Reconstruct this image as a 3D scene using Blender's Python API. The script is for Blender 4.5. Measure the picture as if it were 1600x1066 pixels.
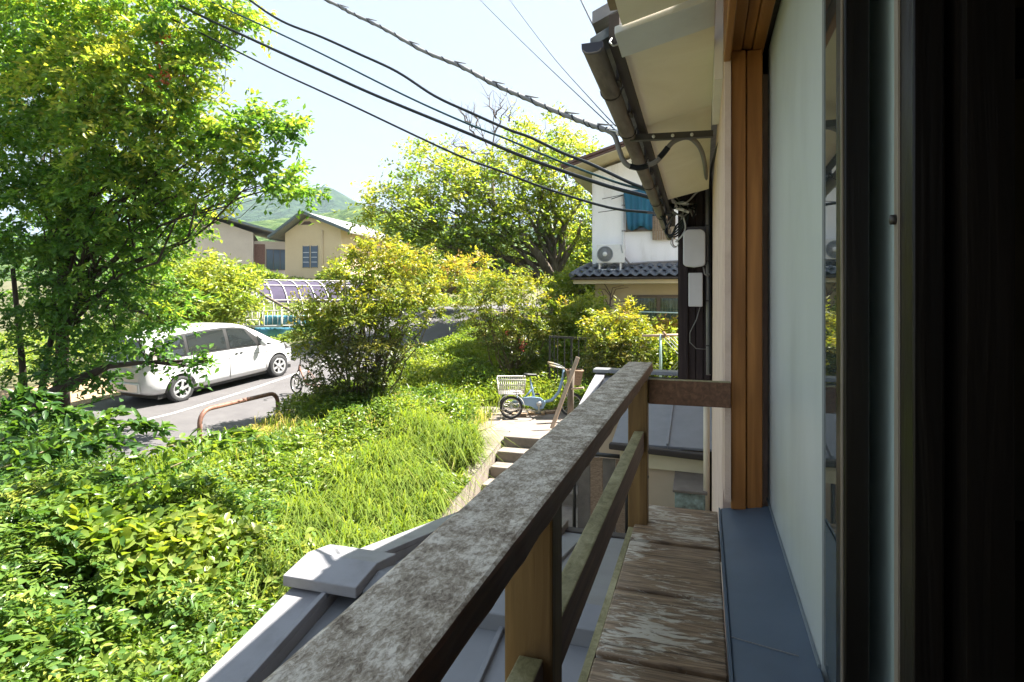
import bpy, bmesh, math, random
import numpy as np
from mathutils import Vector, Matrix
R = math.radians
random.seed(11)
RNG = np.random.default_rng(11)
S = bpy.context.scene
COL = S.collection
for o in list(bpy.data.objects):
    bpy.data.objects.remove(o)

# ------------------------------------------------------------------ camera
F = 940.0                                   # focal length in pixels of a 1600 px wide picture
HY = 462.0                                  # eye level in the picture
TH = math.atan(300.0 / F)                   # the street and the house run along +Y, the view is turned left of it
CT, ST = math.cos(TH), math.sin(TH)
EYE = 2.5
cam = bpy.data.cameras.new('camera')
cam.sensor_width = 36.0
cam.lens = 36.0 * F / 1600.0
cam.shift_y = -(533.0 - HY) / 1600.0
cam.clip_start = 0.02
cam.clip_end = 9000
camo = bpy.data.objects.new('camera', cam)
camo.location = (0, 0, EYE)
camo.rotation_euler = (R(90), 0, TH)
COL.objects.link(camo)
S.camera = camo

# ------------------------------------------------------------------ light
SUN = Vector((0.56, 0.36, 1.0)).normalized()          # towards the sun
sun_el = math.asin(SUN.z)
sun_az = math.atan2(SUN.x, SUN.y)
W = bpy.data.worlds.new('World')
S.world = W
W.use_nodes = True
nt = W.node_tree
nt.nodes.clear()
wo = nt.nodes.new('ShaderNodeOutputWorld')
bg = nt.nodes.new('ShaderNodeBackground')
sky = nt.nodes.new('ShaderNodeTexSky')
sky.sky_type = 'NISHITA'
sky.sun_disc = False
sky.sun_elevation = sun_el
sky.sun_rotation = sun_az
sky.air_density = 0.9
sky.dust_density = 1.0
sky.ozone_density = 1.0
bg.inputs['Strength'].default_value = 0.15
wb = nt.nodes.new('ShaderNodeMix'); wb.data_type = 'RGBA'; wb.blend_type = 'MULTIPLY'; wb.inputs[0].default_value = 1.0
wb.inputs[7].default_value = (0.61, 0.52, 0.425, 1)          # the camera's warm white balance, over the whole sky
nt.links.new(sky.outputs[0], wb.inputs[6]); cap = nt.nodes.new('ShaderNodeMix'); cap.data_type = 'RGBA'; cap.blend_type = 'DARKEN'; cap.inputs[0].default_value = 1.0
cap.inputs[7].default_value = (0.54, 0.64, 0.80, 1)
nt.links.new(wb.outputs[2], cap.inputs[6]); nt.links.new(cap.outputs[2], bg.inputs[0])
nt.links.new(bg.outputs[0], wo.inputs[0])
sl = bpy.data.lights.new('sun', 'SUN')
sl.energy = 3.1
sl.angle = R(0.5)
sl.color = (1.0, 0.95, 0.87)
so = bpy.data.objects.new('sun', sl)
so.rotation_euler = (-SUN).to_track_quat('-Z', 'Y').to_euler()
so.location = (10, 10, 40)
COL.objects.link(so)
S.view_settings.view_transform = 'Standard'
S.view_settings.look = 'None'
S.view_settings.exposure = 3.1
S.view_settings.gamma = 1.0
S.view_settings.use_curve_mapping = False
S.cycles.max_bounces = 10
S.cycles.diffuse_bounces = 6
S.cycles.transparent_max_bounces = 8
S.cycles.use_denoising = True

# ------------------------------------------------------------------ helpers
def at(px, py, d):
    """world point seen at a pixel of the photograph, d metres in front of the lens"""
    xc = (px - 800.0) / F * d
    return Vector((xc * CT - d * ST, xc * ST + d * CT, EYE - (py - HY) / F * d))

def ground_at(px, py, z):
    return at(px, py, (EYE - z) * F / (py - HY))

def sstep(a, b, x):
    t = np.clip((x - a) / (b - a), 0, 1)
    return t * t * (3 - 2 * t)

WM = {}                                     # world matrix of every root, for building in world space
def tag(o, label=None, cat=None, group=None, kind=None):
    if label: o['label'] = label
    if cat: o['category'] = cat
    if group: o['group'] = group
    if kind: o['kind'] = kind
    return o

def thing(name, loc, label, cat, group=None, rz=0.0, rot=None):
    o = bpy.data.objects.new(name, None)
    o.empty_display_size = 0.1
    o.location = loc
    o.rotation_euler = rot if rot else (0, 0, rz)
    COL.objects.link(o)
    WM[o.name] = Matrix.Translation(Vector(loc)) @ o.rotation_euler.to_matrix().to_4x4()
    return tag(o, label, cat, group)

class MB:
    def __init__(self):
        self.v = []; self.f = []; self.smooth = []
    def add(self, vs, fs, smooth=False):
        n = len(self.v)
        self.v += [tuple(q) for q in vs]
        self.f += [tuple(i + n for i in f) for f in fs]
        self.smooth += [smooth] * len(fs)
        return self
    def box(self, a, b, M=None):
        x0, y0, z0 = a; x1, y1, z1 = b
        vs = [Vector(p) for p in ((x0,y0,z0),(x1,y0,z0),(x1,y1,z0),(x0,y1,z0),(x0,y0,z1),(x1,y0,z1),(x1,y1,z1),(x0,y1,z1))]
        if M is not None: vs = [M @ p for p in vs]
        return self.add(vs, [(0,3,2,1),(4,5,6,7),(0,1,5,4),(1,2,6,5),(2,3,7,6),(3,0,4,7)])
    def bar(self, p, q, w, h, up=(0,0,1)):
        """a rectangular bar between two points, w wide and h high"""
        p = Vector(p); q = Vector(q); d = (q - p); L = d.length; d.normalize()
        s = d.cross(Vector(up)).normalized(); u = s.cross(d)
        vs = []
        for t in (p, q):
            for a, b in ((-1,-1),(1,-1),(1,1),(-1,1)):
                vs.append(t + s * a * w / 2 + u * b * h / 2)
        return self.add(vs, [(0,1,2,3),(7,6,5,4),(0,4,5,1),(1,5,6,2),(2,6,7,3),(3,7,4,0)])
    def tube(self, pts, r, n=8, smooth=True, cap=True):
        pts = [Vector(p) for p in pts]
        m = len(pts)
        rs = list(r) if hasattr(r, '__len__') else [r] * m
        vs = []; fs = []
        prev = None
        for i, p in enumerate(pts):
            d = (pts[min(i + 1, m - 1)] - pts[max(i - 1, 0)])
            if d.length < 1e-9: d = Vector((0,0,1))
            d.normalize()
            if prev is None:
                ref = Vector((0,0,1)) if abs(d.z) < 0.9 else Vector((1,0,0))
                s = d.cross(ref).normalized()
            else:
                s = (prev - d * prev.dot(d))
                s = s.normalized() if s.length > 1e-6 else d.orthogonal().normalized()
            prev = s
            u = s.cross(d)
            for k in range(n):
                a = 2 * math.pi * k / n
                vs.append(p + (s * math.cos(a) + u * math.sin(a)) * rs[i])
        for i in range(m - 1):
            for k in range(n):
                k2 = (k + 1) % n
                fs.append((i*n+k, i*n+k2, (i+1)*n+k2, (i+1)*n+k))
        self.add(vs, fs, smooth)
        if cap:
            base = len(self.v) - m * n
            self.f += [tuple(base + k for k in range(n)), tuple(base + (m-1)*n + k for k in reversed(range(n)))]
            self.smooth += [False, False]
        return self
    def lathe(self, prof, c, axis, n=24, smooth=True):
        """prof: list of (radius, along axis)"""
        axis = Vector(axis).normalized(); c = Vector(c)
        s = axis.orthogonal().normalized(); u = axis.cross(s)
        vs = []; fs = []
        for r, h in prof:
            for k in range(n):
                a = 2 * math.pi * k / n
                vs.append(c + axis * h + (s * math.cos(a) + u * math.sin(a)) * r)
        for i in range(len(prof) - 1):
            for k in range(n):
                k2 = (k + 1) % n
                fs.append((i*n+k, i*n+k2, (i+1)*n+k2, (i+1)*n+k))
        return self.add(vs, fs, smooth)
    def prism(self, poly, d):
        """planar polygon extruded along vector d"""
        d = Vector(d); n = len(poly)
        vs = [Vector(p) for p in poly] + [Vector(p) + d for p in poly]
        fs = [tuple(range(n)), tuple(range(2*n-1, n-1, -1))] + [(i, i+n, (i+1) % n + n, (i+1) % n) for i in range(n)]
        return self.add(vs, fs)
    def mesh(self, name):
        me = bpy.data.meshes.new(name)
        me.from_pydata(self.v, [], self.f)
        me.polygons.foreach_set('use_smooth', self.smooth)
        bm = bmesh.new(); bm.from_mesh(me)
        bmesh.ops.recalc_face_normals(bm, faces=bm.faces)
        bm.to_mesh(me); bm.free()
        return me
    def build(self, name, mat, parent=None, world=True, bevel=0.0):
        if parent is not None and world:
            inv = WM[parent.name].inverted()
            self.v = [tuple(inv @ Vector(q)) for q in self.v]
        me = self.mesh(name)
        me.materials.append(mat)
        return link(name, me, parent, bevel)

def link(name, me, parent=None, bevel=0.0):
    o = bpy.data.objects.new(name, me)
    COL.objects.link(o)
    if parent is not None:
        o.parent = parent
        WM[o.name] = WM[parent.name]
    else:
        WM[o.name] = Matrix.Identity(4)
    if bevel:
        b = o.modifiers.new('bevel', 'BEVEL'); b.width = bevel; b.segments = 2; b.limit_method = 'ANGLE'
    return o

def same(o, parent=None, loc=None, M=None):
    """a copy that shares its mesh, kept under the same parent (or another)"""
    c = o.copy(); COL.objects.link(c)
    p = parent or o.parent
    if p is not None: c.parent = p; WM[c.name] = WM[p.name]
    if loc is not None: c.location = loc
    if M is not None: c.matrix_basis = M
    return c

# ------------------------------------------------------------------ materials
def new_mat(name):
    m = bpy.data.materials.new(name); m.use_nodes = True
    n = m.node_tree.nodes
    return m, n, m.node_tree.links, n['Principled BSDF']

def ramp(n, l, src, stops):
    r = n.new('ShaderNodeValToRGB')
    e = r.color_ramp.elements
    while len(e) > 1: e.remove(e[-1])
    e[0].position = stops[0][0]; e[0].color = (*stops[0][1], 1)
    for p, c in stops[1:]:
        x = e.new(p); x.color = (*c, 1)
    l.new(src, r.inputs[0])
    return r

def noisy(name, stops, scale=8, rough=0.7, stretch=(1,1,1), bump=0.0, bscale=None, detail=6, metal=0.0, spec=0.5, dist=0.0):
    m, n, l, p = new_mat(name)
    tc = n.new('ShaderNodeTexCoord'); mp = n.new('ShaderNodeMapping'); mp.inputs['Scale'].default_value = stretch
    l.new(tc.outputs['Object'], mp.inputs[0])
    t = n.new('ShaderNodeTexNoise'); t.inputs['Scale'].default_value = scale; t.inputs['Detail'].default_value = detail
    t.inputs['Roughness'].default_value = 0.62; t.inputs['Distortion'].default_value = dist
    l.new(mp.outputs[0], t.inputs[0])
    r = ramp(n, l, t.outputs['Fac'], stops)
    l.new(r.outputs[0], p.inputs['Base Color'])
    p.inputs['Roughness'].default_value = rough; p.inputs['Metallic'].default_value = metal
    p.inputs['Specular IOR Level'].default_value = spec
    if bump:
        t2 = n.new('ShaderNodeTexNoise'); t2.inputs['Scale'].default_value = bscale or scale * 3; t2.inputs['Detail'].default_value = 5
        l.new(mp.outputs[0], t2.inputs[0])
        b = n.new('ShaderNodeBump'); b.inputs['Strength'].default_value = bump; b.inputs['Distance'].default_value = 0.01
        l.new(t2.outputs['Fac'], b.inputs['Height']); l.new(b.outputs[0], p.inputs['Normal'])
    return m

def plain(name, c, rough=0.5, metal=0.0, spec=0.5, coat=0.0):
    k = 0.86
    m = noisy(name, [(0.3, tuple(x * k for x in c)), (0.7, tuple(min(1, x * 1.06) for x in c))], 3.0, rough, metal=metal, spec=spec)
    if coat: m.node_tree.nodes['Principled BSDF'].inputs['Coat Weight'].default_value = coat
    return m

def leaf_mat(name, stops, trans=0.4, rough=0.38, tcol=(1.5, 1.45, 0.5)):
    m, n, l, p = new_mat(name)
    a = n.new('ShaderNodeAttribute'); a.attribute_name = 'tint'
    r = ramp(n, l, a.outputs['Fac'], stops)
    l.new(r.outputs[0], p.inputs['Base Color'])
    p.inputs['Roughness'].default_value = rough
    p.inputs['Specular IOR Level'].default_value = 0.5
    mul = n.new('ShaderNodeMix'); mul.data_type = 'RGBA'; mul.blend_type = 'MULTIPLY'; mul.inputs[0].default_value = 1.0
    l.new(r.outputs[0], mul.inputs[6]); mul.inputs[7].default_value = (*tcol, 1)
    tr = n.new('ShaderNodeBsdfTranslucent'); l.new(mul.outputs[2], tr.inputs[0])
    mx = n.new('ShaderNodeMixShader'); mx.inputs[0].default_value = trans
    l.new(p.outputs[0], mx.inputs[1]); l.new(tr.outputs[0], mx.inputs[2])
    l.new(mx.outputs[0], n['Material Output'].inputs[0])
    return m

def wood(name, dark, light, axis='X', scale=6, rough=0.6, top=None, tscale=45, tcut=(0.42, 0.6), bump=0.35):
    """long grained timber; top = colours of the weathered, lichen-covered upper face"""
    m, n, l, p = new_mat(name)
    st = {'X': (0.12, 2.2, 2.2), 'Y': (2.2, 0.12, 2.2), 'Z': (2.2, 2.2, 0.12)}[axis]
    tc = n.new('ShaderNodeTexCoord'); mp = n.new('ShaderNodeMapping'); mp.inputs['Scale'].default_value = st
    l.new(tc.outputs['Object'], mp.inputs[0])
    t = n.new('ShaderNodeTexNoise'); t.inputs['Scale'].default_value = scale * 4; t.inputs['Detail'].default_value = 8; t.inputs['Distortion'].default_value = 0.6
    l.new(mp.outputs[0], t.inputs[0])
    r = ramp(n, l, t.outputs['Fac'], [(0.32, dark), (0.55, tuple((a + b) / 2 for a, b in zip(dark, light))), (0.72, light)])
    out = r.outputs[0]
    if top:
        t2 = n.new('ShaderNodeTexNoise'); t2.inputs['Scale'].default_value = tscale; t2.inputs['Detail'].default_value = 10; t2.inputs['Roughness'].default_value = 0.78; t2.inputs['Distortion'].default_value = 0.5
        mp3 = n.new('ShaderNodeMapping'); mp3.inputs['Scale'].default_value = (1, .55, 1) if axis == 'Y' else (.55, 1, 1); l.new(tc.outputs['Object'], mp3.inputs[0]); l.new(mp3.outputs[0], t2.inputs[0])
        t3 = n.new('ShaderNodeTexNoise'); t3.inputs['Scale'].default_value = tscale / 7; t3.inputs['Detail'].default_value = 4
        l.new(tc.outputs['Object'], t3.inputs[0])
        sm = n.new('ShaderNodeMath'); sm.operation = 'MULTIPLY_ADD'; sm.inputs[1].default_value = 0.34
        l.new(t3.outputs['Fac'], sm.inputs[0]); 
        ml = n.new('ShaderNodeMath'); ml.operation = 'MULTIPLY'; ml.inputs[1].default_value = 0.66
        l.new(t2.outputs['Fac'], ml.inputs[0]); l.new(ml.outputs[0], sm.inputs[2])
        rt = ramp(n, l, sm.outputs[0], [(tcut[0], top[0]), ((tcut[0] + tcut[1]) / 2, top[1]), (tcut[1], top[2])])
        g = n.new('ShaderNodeNewGeometry'); sx = n.new('ShaderNodeSeparateXYZ'); l.new(g.outputs['True Normal'], sx.inputs[0])
        mr = n.new('ShaderNodeMapRange'); mr.inputs[1].default_value = 0.6; mr.inputs[2].default_value = 0.95
        l.new(sx.outputs[2], mr.inputs[0])
        mx = n.new('ShaderNodeMix'); mx.data_type = 'RGBA'
        l.new(mr.outputs[0], mx.inputs[0]); l.new(out, mx.inputs[6]); l.new(rt.outputs[0], mx.inputs[7])
        out = mx.outputs[2]
    l.new(out, p.inputs['Base Color'])
    p.inputs['Roughness'].default_value = rough
    p.inputs['Specular IOR Level'].default_value = 0.3
    b = n.new('ShaderNodeBump'); b.inputs['Strength'].default_value = bump; b.inputs['Distance'].default_value = 0.006
    l.new(t.outputs['Fac'], b.inputs['Height']); l.new(b.outputs[0], p.inputs['Normal'])
    return m

def deck_mat(name):
    """brown boards with a worn pale coating flaking along the grain"""
    m, n, l, p = new_mat(name)
    tc = n.new('ShaderNodeTexCoord')
    oi = n.new('ShaderNodeObjectInfo')
    ad = n.new('ShaderNodeVectorMath'); ad.operation = 'ADD'; l.new(tc.outputs['Object'], ad.inputs[0]); l.new(oi.outputs['Location'], ad.inputs[1])
    mp = n.new('ShaderNodeMapping'); mp.inputs['Scale'].default_value = (1.2, 16, 5)
    l.new(ad.outputs[0], mp.inputs[0])
    t = n.new('ShaderNodeTexNoise'); t.inputs['Scale'].default_value = 5; t.inputs['Detail'].default_value = 9; t.inputs['Distortion'].default_value = 1.2
    l.new(mp.outputs[0], t.inputs[0])
    base = ramp(n, l, t.outputs['Fac'], [(0.3, (0.055, 0.032, 0.016)), (0.48, (0.185, 0.118, 0.065)), (0.7, (0.36, 0.245, 0.145))])
    mp2 = n.new('ShaderNodeMapping'); mp2.inputs['Scale'].default_value = (1.0, 4.0, 3)
    l.new(ad.outputs[0], mp2.inputs[0])
    t2 = n.new('ShaderNodeTexNoise'); t2.inputs['Scale'].default_value = 13; t2.inputs['Detail'].default_value = 9; t2.inputs['Roughness'].default_value = 0.72; t2.inputs['Distortion'].default_value = 0.8
    l.new(mp2.outputs[0], t2.inputs[0])
    t3 = n.new('ShaderNodeTexNoise'); t3.inputs['Scale'].default_value = 3.6; t3.inputs['Detail'].default_value = 2
    l.new(ad.outputs[0], t3.inputs[0])
    mm = n.new('ShaderNodeMath'); mm.operation = 'MULTIPLY_ADD'; mm.inputs[1].default_value = 0.75
    l.new(t3.outputs['Fac'], mm.inputs[0]); l.new(t2.outputs['Fac'], mm.inputs[2])
    mk = n.new('ShaderNodeMapRange'); mk.inputs[1].default_value = 0.925; mk.inputs[2].default_value = 1.02
    l.new(mm.outputs[0], mk.inputs[0])
    mx = n.new('ShaderNodeMix'); mx.data_type = 'RGBA'; mx.inputs[7].default_value = (0.52, 0.47, 0.38, 1)
    l.new(mk.outputs[0], mx.inputs[0]); l.new(base.outputs[0], mx.inputs[6])
    l.new(mx.outputs[2], p.inputs['Base Color'])
    p.inputs['Roughness'].default_value = 0.5
    b = n.new('ShaderNodeBump'); b.inputs['Strength'].default_value = 0.5; b.inputs['Distance'].default_value = 0.006
    l.new(mm.outputs[0], b.inputs['Height']); l.new(b.outputs[0], p.inputs['Normal'])
    return m

def glass_mat(name, tint=(0.02, 0.025, 0.025), rough=0.02):
    m, n, l, p = new_mat(name)
    p.inputs['Base Color'].default_value = (*tint, 1)
    p.inputs['Roughness'].default_value = rough
    p.inputs['IOR'].default_value = 1.5
    p.inputs['Specular IOR Level'].default_value = 0.8
    return m

def clear_glass(name):
    m, n, l, p = new_mat(name)
    gl = n.new('ShaderNodeBsdfGlossy'); gl.inputs['Roughness'].default_value = 0.01
    tr = n.new('ShaderNodeBsdfTransparent'); tr.inputs[0].default_value = (0.72, 0.8, 0.78, 1)
    fr = n.new('ShaderNodeFresnel'); fr.inputs[0].default_value = 1.5
    mx = n.new('ShaderNodeMixShader'); l.new(fr.outputs[0], mx.inputs[0]); l.new(tr.outputs[0], mx.inputs[1]); l.new(gl.outputs[0], mx.inputs[2])
    l.new(mx.outputs[0], n['Material Output'].inputs[0])
    return m

M = dict(
    rail=wood('railing timber', (0.16, 0.075, 0.042), (0.32, 0.165, 0.10), 'Y', 6,
              top=((0.14, 0.10, 0.064), (0.40, 0.33, 0.245), (0.76, 0.69, 0.58)), tscale=190, tcut=(0.40, 0.58)),
    midrail=wood('lower rail timber', (0.10, 0.05, 0.03), (0.21, 0.11, 0.066), 'Y', 6,
              top=((0.15, 0.13, 0.055), (0.25, 0.22, 0.105), (0.36, 0.32, 0.18)), tscale=40, tcut=(0.40, 0.6)),
    post=wood('post timber', (0.11, 0.06, 0.02), (0.21, 0.125, 0.045), 'Z', 5),
    deck=deck_mat('weathered deck board'),
    orange=wood('varnished orange timber', (0.21, 0.082, 0.02), (0.42, 0.18, 0.05), 'Z', 3, rough=0.4, bump=0.12),
    orangey=wood('varnished orange beam', (0.21, 0.082, 0.02), (0.42, 0.18, 0.05), 'Y', 3, rough=0.4, bump=0.12),
    blue=noisy('blue grey painted metal', [(0.25, (0.062, 0.092, 0.132)), (0.5, (0.082, 0.12, 0.168)), (0.75, (0.10, 0.14, 0.19))], 3, 0.42, bump=0.05),
    panel=noisy('grey board', [(0.25, (0.36, 0.39, 0.39)), (0.5, (0.45, 0.49, 0.49)), (0.75, (0.50, 0.54, 0.54))], 2.5, 0.45, stretch=(1, 1, 0.4), bump=0.03),
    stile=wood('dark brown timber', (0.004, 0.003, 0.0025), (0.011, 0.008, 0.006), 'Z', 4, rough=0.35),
    stilelight=wood('sash edge highlight', (0.20, 0.16, 0.12), (0.36, 0.32, 0.27), 'Z', 4, rough=0.3),  # pale tone that stands in for the highlight on the sash edges
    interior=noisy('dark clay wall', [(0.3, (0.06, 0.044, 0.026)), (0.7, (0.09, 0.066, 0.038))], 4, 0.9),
    pinkwall=noisy('pink beige mortar', [(0.28, (0.55, 0.40, 0.32)), (0.5, (0.66, 0.50, 0.41)), (0.75, (0.70, 0.55, 0.45))], 6, 0.9, bump=0.3, bscale=120),
    soffit=noisy('cream soffit board', [(0.27, (0.45, 0.30, 0.12)), (0.34, (0.78, 0.70, 0.54)), (0.7, (0.86, 0.79, 0.64))], 1.6, 0.8, dist=1.5, bump=0.05),
    frieze=noisy('pale plaster', [(0.3, (0.66, 0.63, 0.60)), (0.7, (0.76, 0.73, 0.70))], 4, 0.8),
    whitepaint=noisy('flaking white paint', [(0.24, (0.25, 0.2, 0.14)), (0.34, (0.6, 0.61, 0.62)), (0.7, (0.7, 0.71, 0.72))], 5, 0.6),
    gutter=noisy('brown gutter', [(0.3, (0.075, 0.06, 0.05)), (0.55, (0.165, 0.138, 0.115)), (0.8, (0.23, 0.2, 0.175))], 7, 0.5, stretch=(2, 0.4, 2)),
    gutterdark=plain('dark brown rafter', (0.035, 0.026, 0.02), 0.7),
    flash=noisy('blue grey flashing', [(0.3, (0.15, 0.18, 0.20)), (0.7, (0.2, 0.235, 0.26))], 6, 0.45),
    metalroof=noisy('grey sheet metal roof', [(0.3, (0.15, 0.155, 0.165)), (0.7, (0.19, 0.195, 0.205))], 4, 0.5, bump=0.03),
    metalroofpale=noisy('pale grey sheet metal', [(0.28, (0.185, 0.18, 0.185)), (0.5, (0.235, 0.232, 0.243)), (0.75, (0.26, 0.256, 0.27))], 5, 0.5),
    steel=plain('dark galvanised steel', (0.07, 0.065, 0.06), 0.45, metal=0.5),
    bolt=plain('bright bolt', (0.6, 0.6, 0.58), 0.35, metal=0.6),
    cable=plain('black cable sheath', (0.008, 0.011, 0.014), 0.5, spec=0.25),
    cableteal=plain('dark teal cable sheath', (0.008, 0.035, 0.042), 0.5, spec=0.25),
    cablegrey=plain('grey cable sheath', (0.17, 0.165, 0.16), 0.5),
    cablewhite=plain('pale wire', (0.45, 0.45, 0.44), 0.5),
    darkwood=wood('dark charred boards', (0.018, 0.011, 0.012), (0.05, 0.033, 0.033), 'Z', 4, rough=0.65),
    meter=noisy('pale grey plastic', [(0.3, (0.5, 0.5, 0.53)), (0.7, (0.58, 0.58, 0.61))], 3, 0.4),
    meterdark=plain('dark meter body', (0.03, 0.03, 0.045), 0.35),
    pvc=plain('grey pvc pipe', (0.22, 0.215, 0.215), 0.4),
    creampipe=plain('cream downpipe', (0.62, 0.53, 0.40), 0.45),
    cream=noisy('cream render', [(0.25, (0.50, 0.44, 0.28)), (0.7, (0.60, 0.53, 0.36))], 1.2, 0.85, bump=0.1),
    beige=noisy('beige mortar', [(0.3, (0.44, 0.34, 0.235)), (0.7, (0.51, 0.40, 0.285))], 1.5, 0.85, bump=0.1),
    beigefar=noisy('beige house render', [(0.3, (0.62, 0.47, 0.30)), (0.7, (0.68, 0.53, 0.35))], 0.7, 0.9),
    greyhouse=noisy('grey beige render', [(0.3, (0.56, 0.48, 0.41)), (0.7, (0.64, 0.56, 0.48))], 0.8, 0.9),
    white=noisy('white render', [(0.28, (0.62, 0.61, 0.59)), (0.45, (0.80, 0.80, 0.80)), (0.7, (0.86, 0.86, 0.86))], 2.2, 0.85, stretch=(1, 1, 0.22), bump=0.06),
    browneave=plain('brown painted eave', (0.11, 0.06, 0.05), 0.6),
    tile=noisy('blue grey glazed tile', [(0.3, (0.06, 0.068, 0.085)), (0.7, (0.13, 0.145, 0.17))], 6, 0.28),
    rooftile=noisy('grey roof tile', [(0.3, (0.18, 0.175, 0.18)), (0.7, (0.30, 0.29, 0.29))], 3, 0.6, stretch=(1, 6, 1)),
    roofteal=plain('teal grey roof edge', (0.10, 0.13, 0.14), 0.5),
    alu=plain('bronze aluminium', (0.13, 0.105, 0.075), 0.4, metal=0.3),
    pane=glass_mat('dark window glass', (0.03, 0.04, 0.042)),
    paneblue=glass_mat('slate blue window glass', (0.05, 0.08, 0.12), 0.1),
    clear=clear_glass('clear pane'),
    tealglass=glass_mat('reeded glass', (0.55, 0.68, 0.65), 0.25),
    curtain=noisy('pale green curtain', [(0.35, (0.16, 0.19, 0.165)), (0.65, (0.30, 0.34, 0.30))], 5, 0.9, stretch=(6, 6, 0.05)),
    bluecloth=noisy('blue cloth', [(0.35, (0.012, 0.09, 0.16)), (0.65, (0.02, 0.135, 0.22))], 4, 0.8, stretch=(3, 3, 0.3)),
    acwhite=plain('white enamel', (0.68, 0.68, 0.67), 0.4),
    acgrey=plain('grey fan guard', (0.25, 0.27, 0.29), 0.5),
    reed=noisy('brown reed screen', [(0.35, (0.2, 0.145, 0.095)), (0.65, (0.36, 0.275, 0.19))], 14, 0.9, stretch=(0.3, 0.3, 6)),
    carpaint=plain('white car paint', (0.62, 0.62, 0.63), 0.28, coat=0.6),
    carglass=glass_mat('car window glass', (0.02, 0.024, 0.024), 0.02),
    black=plain('black plastic', (0.02, 0.02, 0.02), 0.5),
    rubber=plain('tyre rubber', (0.028, 0.028, 0.03), 0.85),
    rim=plain('silver wheel cover', (0.52, 0.52, 0.53), 0.35, metal=0.55),
    lamp=plain('pale tail lamp lens', (0.5, 0.42, 0.40), 0.15),
    rust=noisy('rusty brown painted steel', [(0.3, (0.12, 0.05, 0.03)), (0.55, (0.20, 0.10, 0.07)), (0.75, (0.28, 0.17, 0.13))], 12, 0.6),
    bikeblue=plain('pale blue bicycle paint', (0.22, 0.33, 0.45), 0.35),
    chrome=plain('dull chrome', (0.5, 0.49, 0.47), 0.35, metal=0.8),
    wire=plain('white coated wire', (0.55, 0.52, 0.47), 0.5),
    wicker=noisy('brown wicker', [(0.3, (0.16, 0.10, 0.06)), (0.7, (0.34, 0.24, 0.16))], 30, 0.8, stretch=(1, 1, 3)),
    paleplank=wood('pale plank', (0.33, 0.24, 0.17), (0.50, 0.38, 0.28), 'Z', 4),
    fence=plain('dark bronze fence', (0.03, 0.028, 0.024), 0.5),
    greenpole=plain('pale green plastic pole', (0.36, 0.52, 0.50), 0.4),
    net=plain('white netting', (0.6, 0.63, 0.6), 0.6),
    concrete=noisy('concrete', [(0.25, (0.12, 0.097, 0.08)), (0.5, (0.20, 0.168, 0.142)), (0.75, (0.25, 0.214, 0.184))], 3.5, 0.9, bump=0.25, bscale=60),
    concretedark=noisy('dark concrete', [(0.25, (0.10, 0.085, 0.07)), (0.75, (0.2, 0.17, 0.14))], 5, 0.9, bump=0.2),  # darker concrete tone; on the step fronts it paints in their shade
    asphalt=noisy('asphalt', [(0.25, (0.075, 0.07, 0.073)), (0.5, (0.095, 0.089, 0.091)), (0.75, (0.115, 0.108, 0.11))], 1.6, 0.9, bump=0.25, bscale=160),
    roadpaint=noisy('worn road paint', [(0.3, (0.13, 0.125, 0.125)), (0.5, (0.32, 0.315, 0.31)), (0.8, (0.42, 0.41, 0.405))], 9, 0.8),
    soil=noisy('soil', [(0.25, (0.045, 0.05, 0.018)), (0.5, (0.09, 0.09, 0.04)), (0.75, (0.19, 0.15, 0.085))], 1.3, 0.95, bump=0.4),
    tan=noisy('dry leaf litter', [(0.25, (0.20, 0.13, 0.07)), (0.75, (0.42, 0.30, 0.18))], 9, 0.95, bump=0.5),
    bark=noisy('dark bark', [(0.3, (0.022, 0.016, 0.011)), (0.7, (0.075, 0.055, 0.038))], 9, 0.9, stretch=(1, 1, 0.25), bump=0.5),
    barkpale=noisy('grey bark', [(0.3, (0.07, 0.055, 0.04)), (0.7, (0.20, 0.165, 0.13))], 7, 0.9, stretch=(1, 1, 0.3), bump=0.5),
    stem=plain('brown green stem', (0.12, 0.095, 0.05), 0.8),
    stalk=plain('dry stalk', (0.30, 0.24, 0.14), 0.8),
    bare=plain('bare twig', (0.14, 0.105, 0.09), 0.85),
    chest=noisy('green stained chest', [(0.3, (0.07, 0.06, 0.045)), (0.5, (0.17, 0.21, 0.18)), (0.7, (0.28, 0.36, 0.33))], 12, 0.7),
    purple=noisy('violet shade net', [(0.3, (0.028, 0.022, 0.045)), (0.7, (0.055, 0.043, 0.08))], 2, 0.9),
    bluetarp=noisy('blue sheet', [(0.35, (0.03, 0.14, 0.21)), (0.65, (0.10, 0.30, 0.38))], 1.5, 0.6, stretch=(1, 1, 3)),
)
GREENS = [(0.0, (0.03, 0.095, 0.024)), (0.35, (0.07, 0.17, 0.036)), (0.65, (0.145, 0.27, 0.05)), (0.92, (0.29, 0.38, 0.07)), (1.0, (0.42, 0.42, 0.09))]
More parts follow.
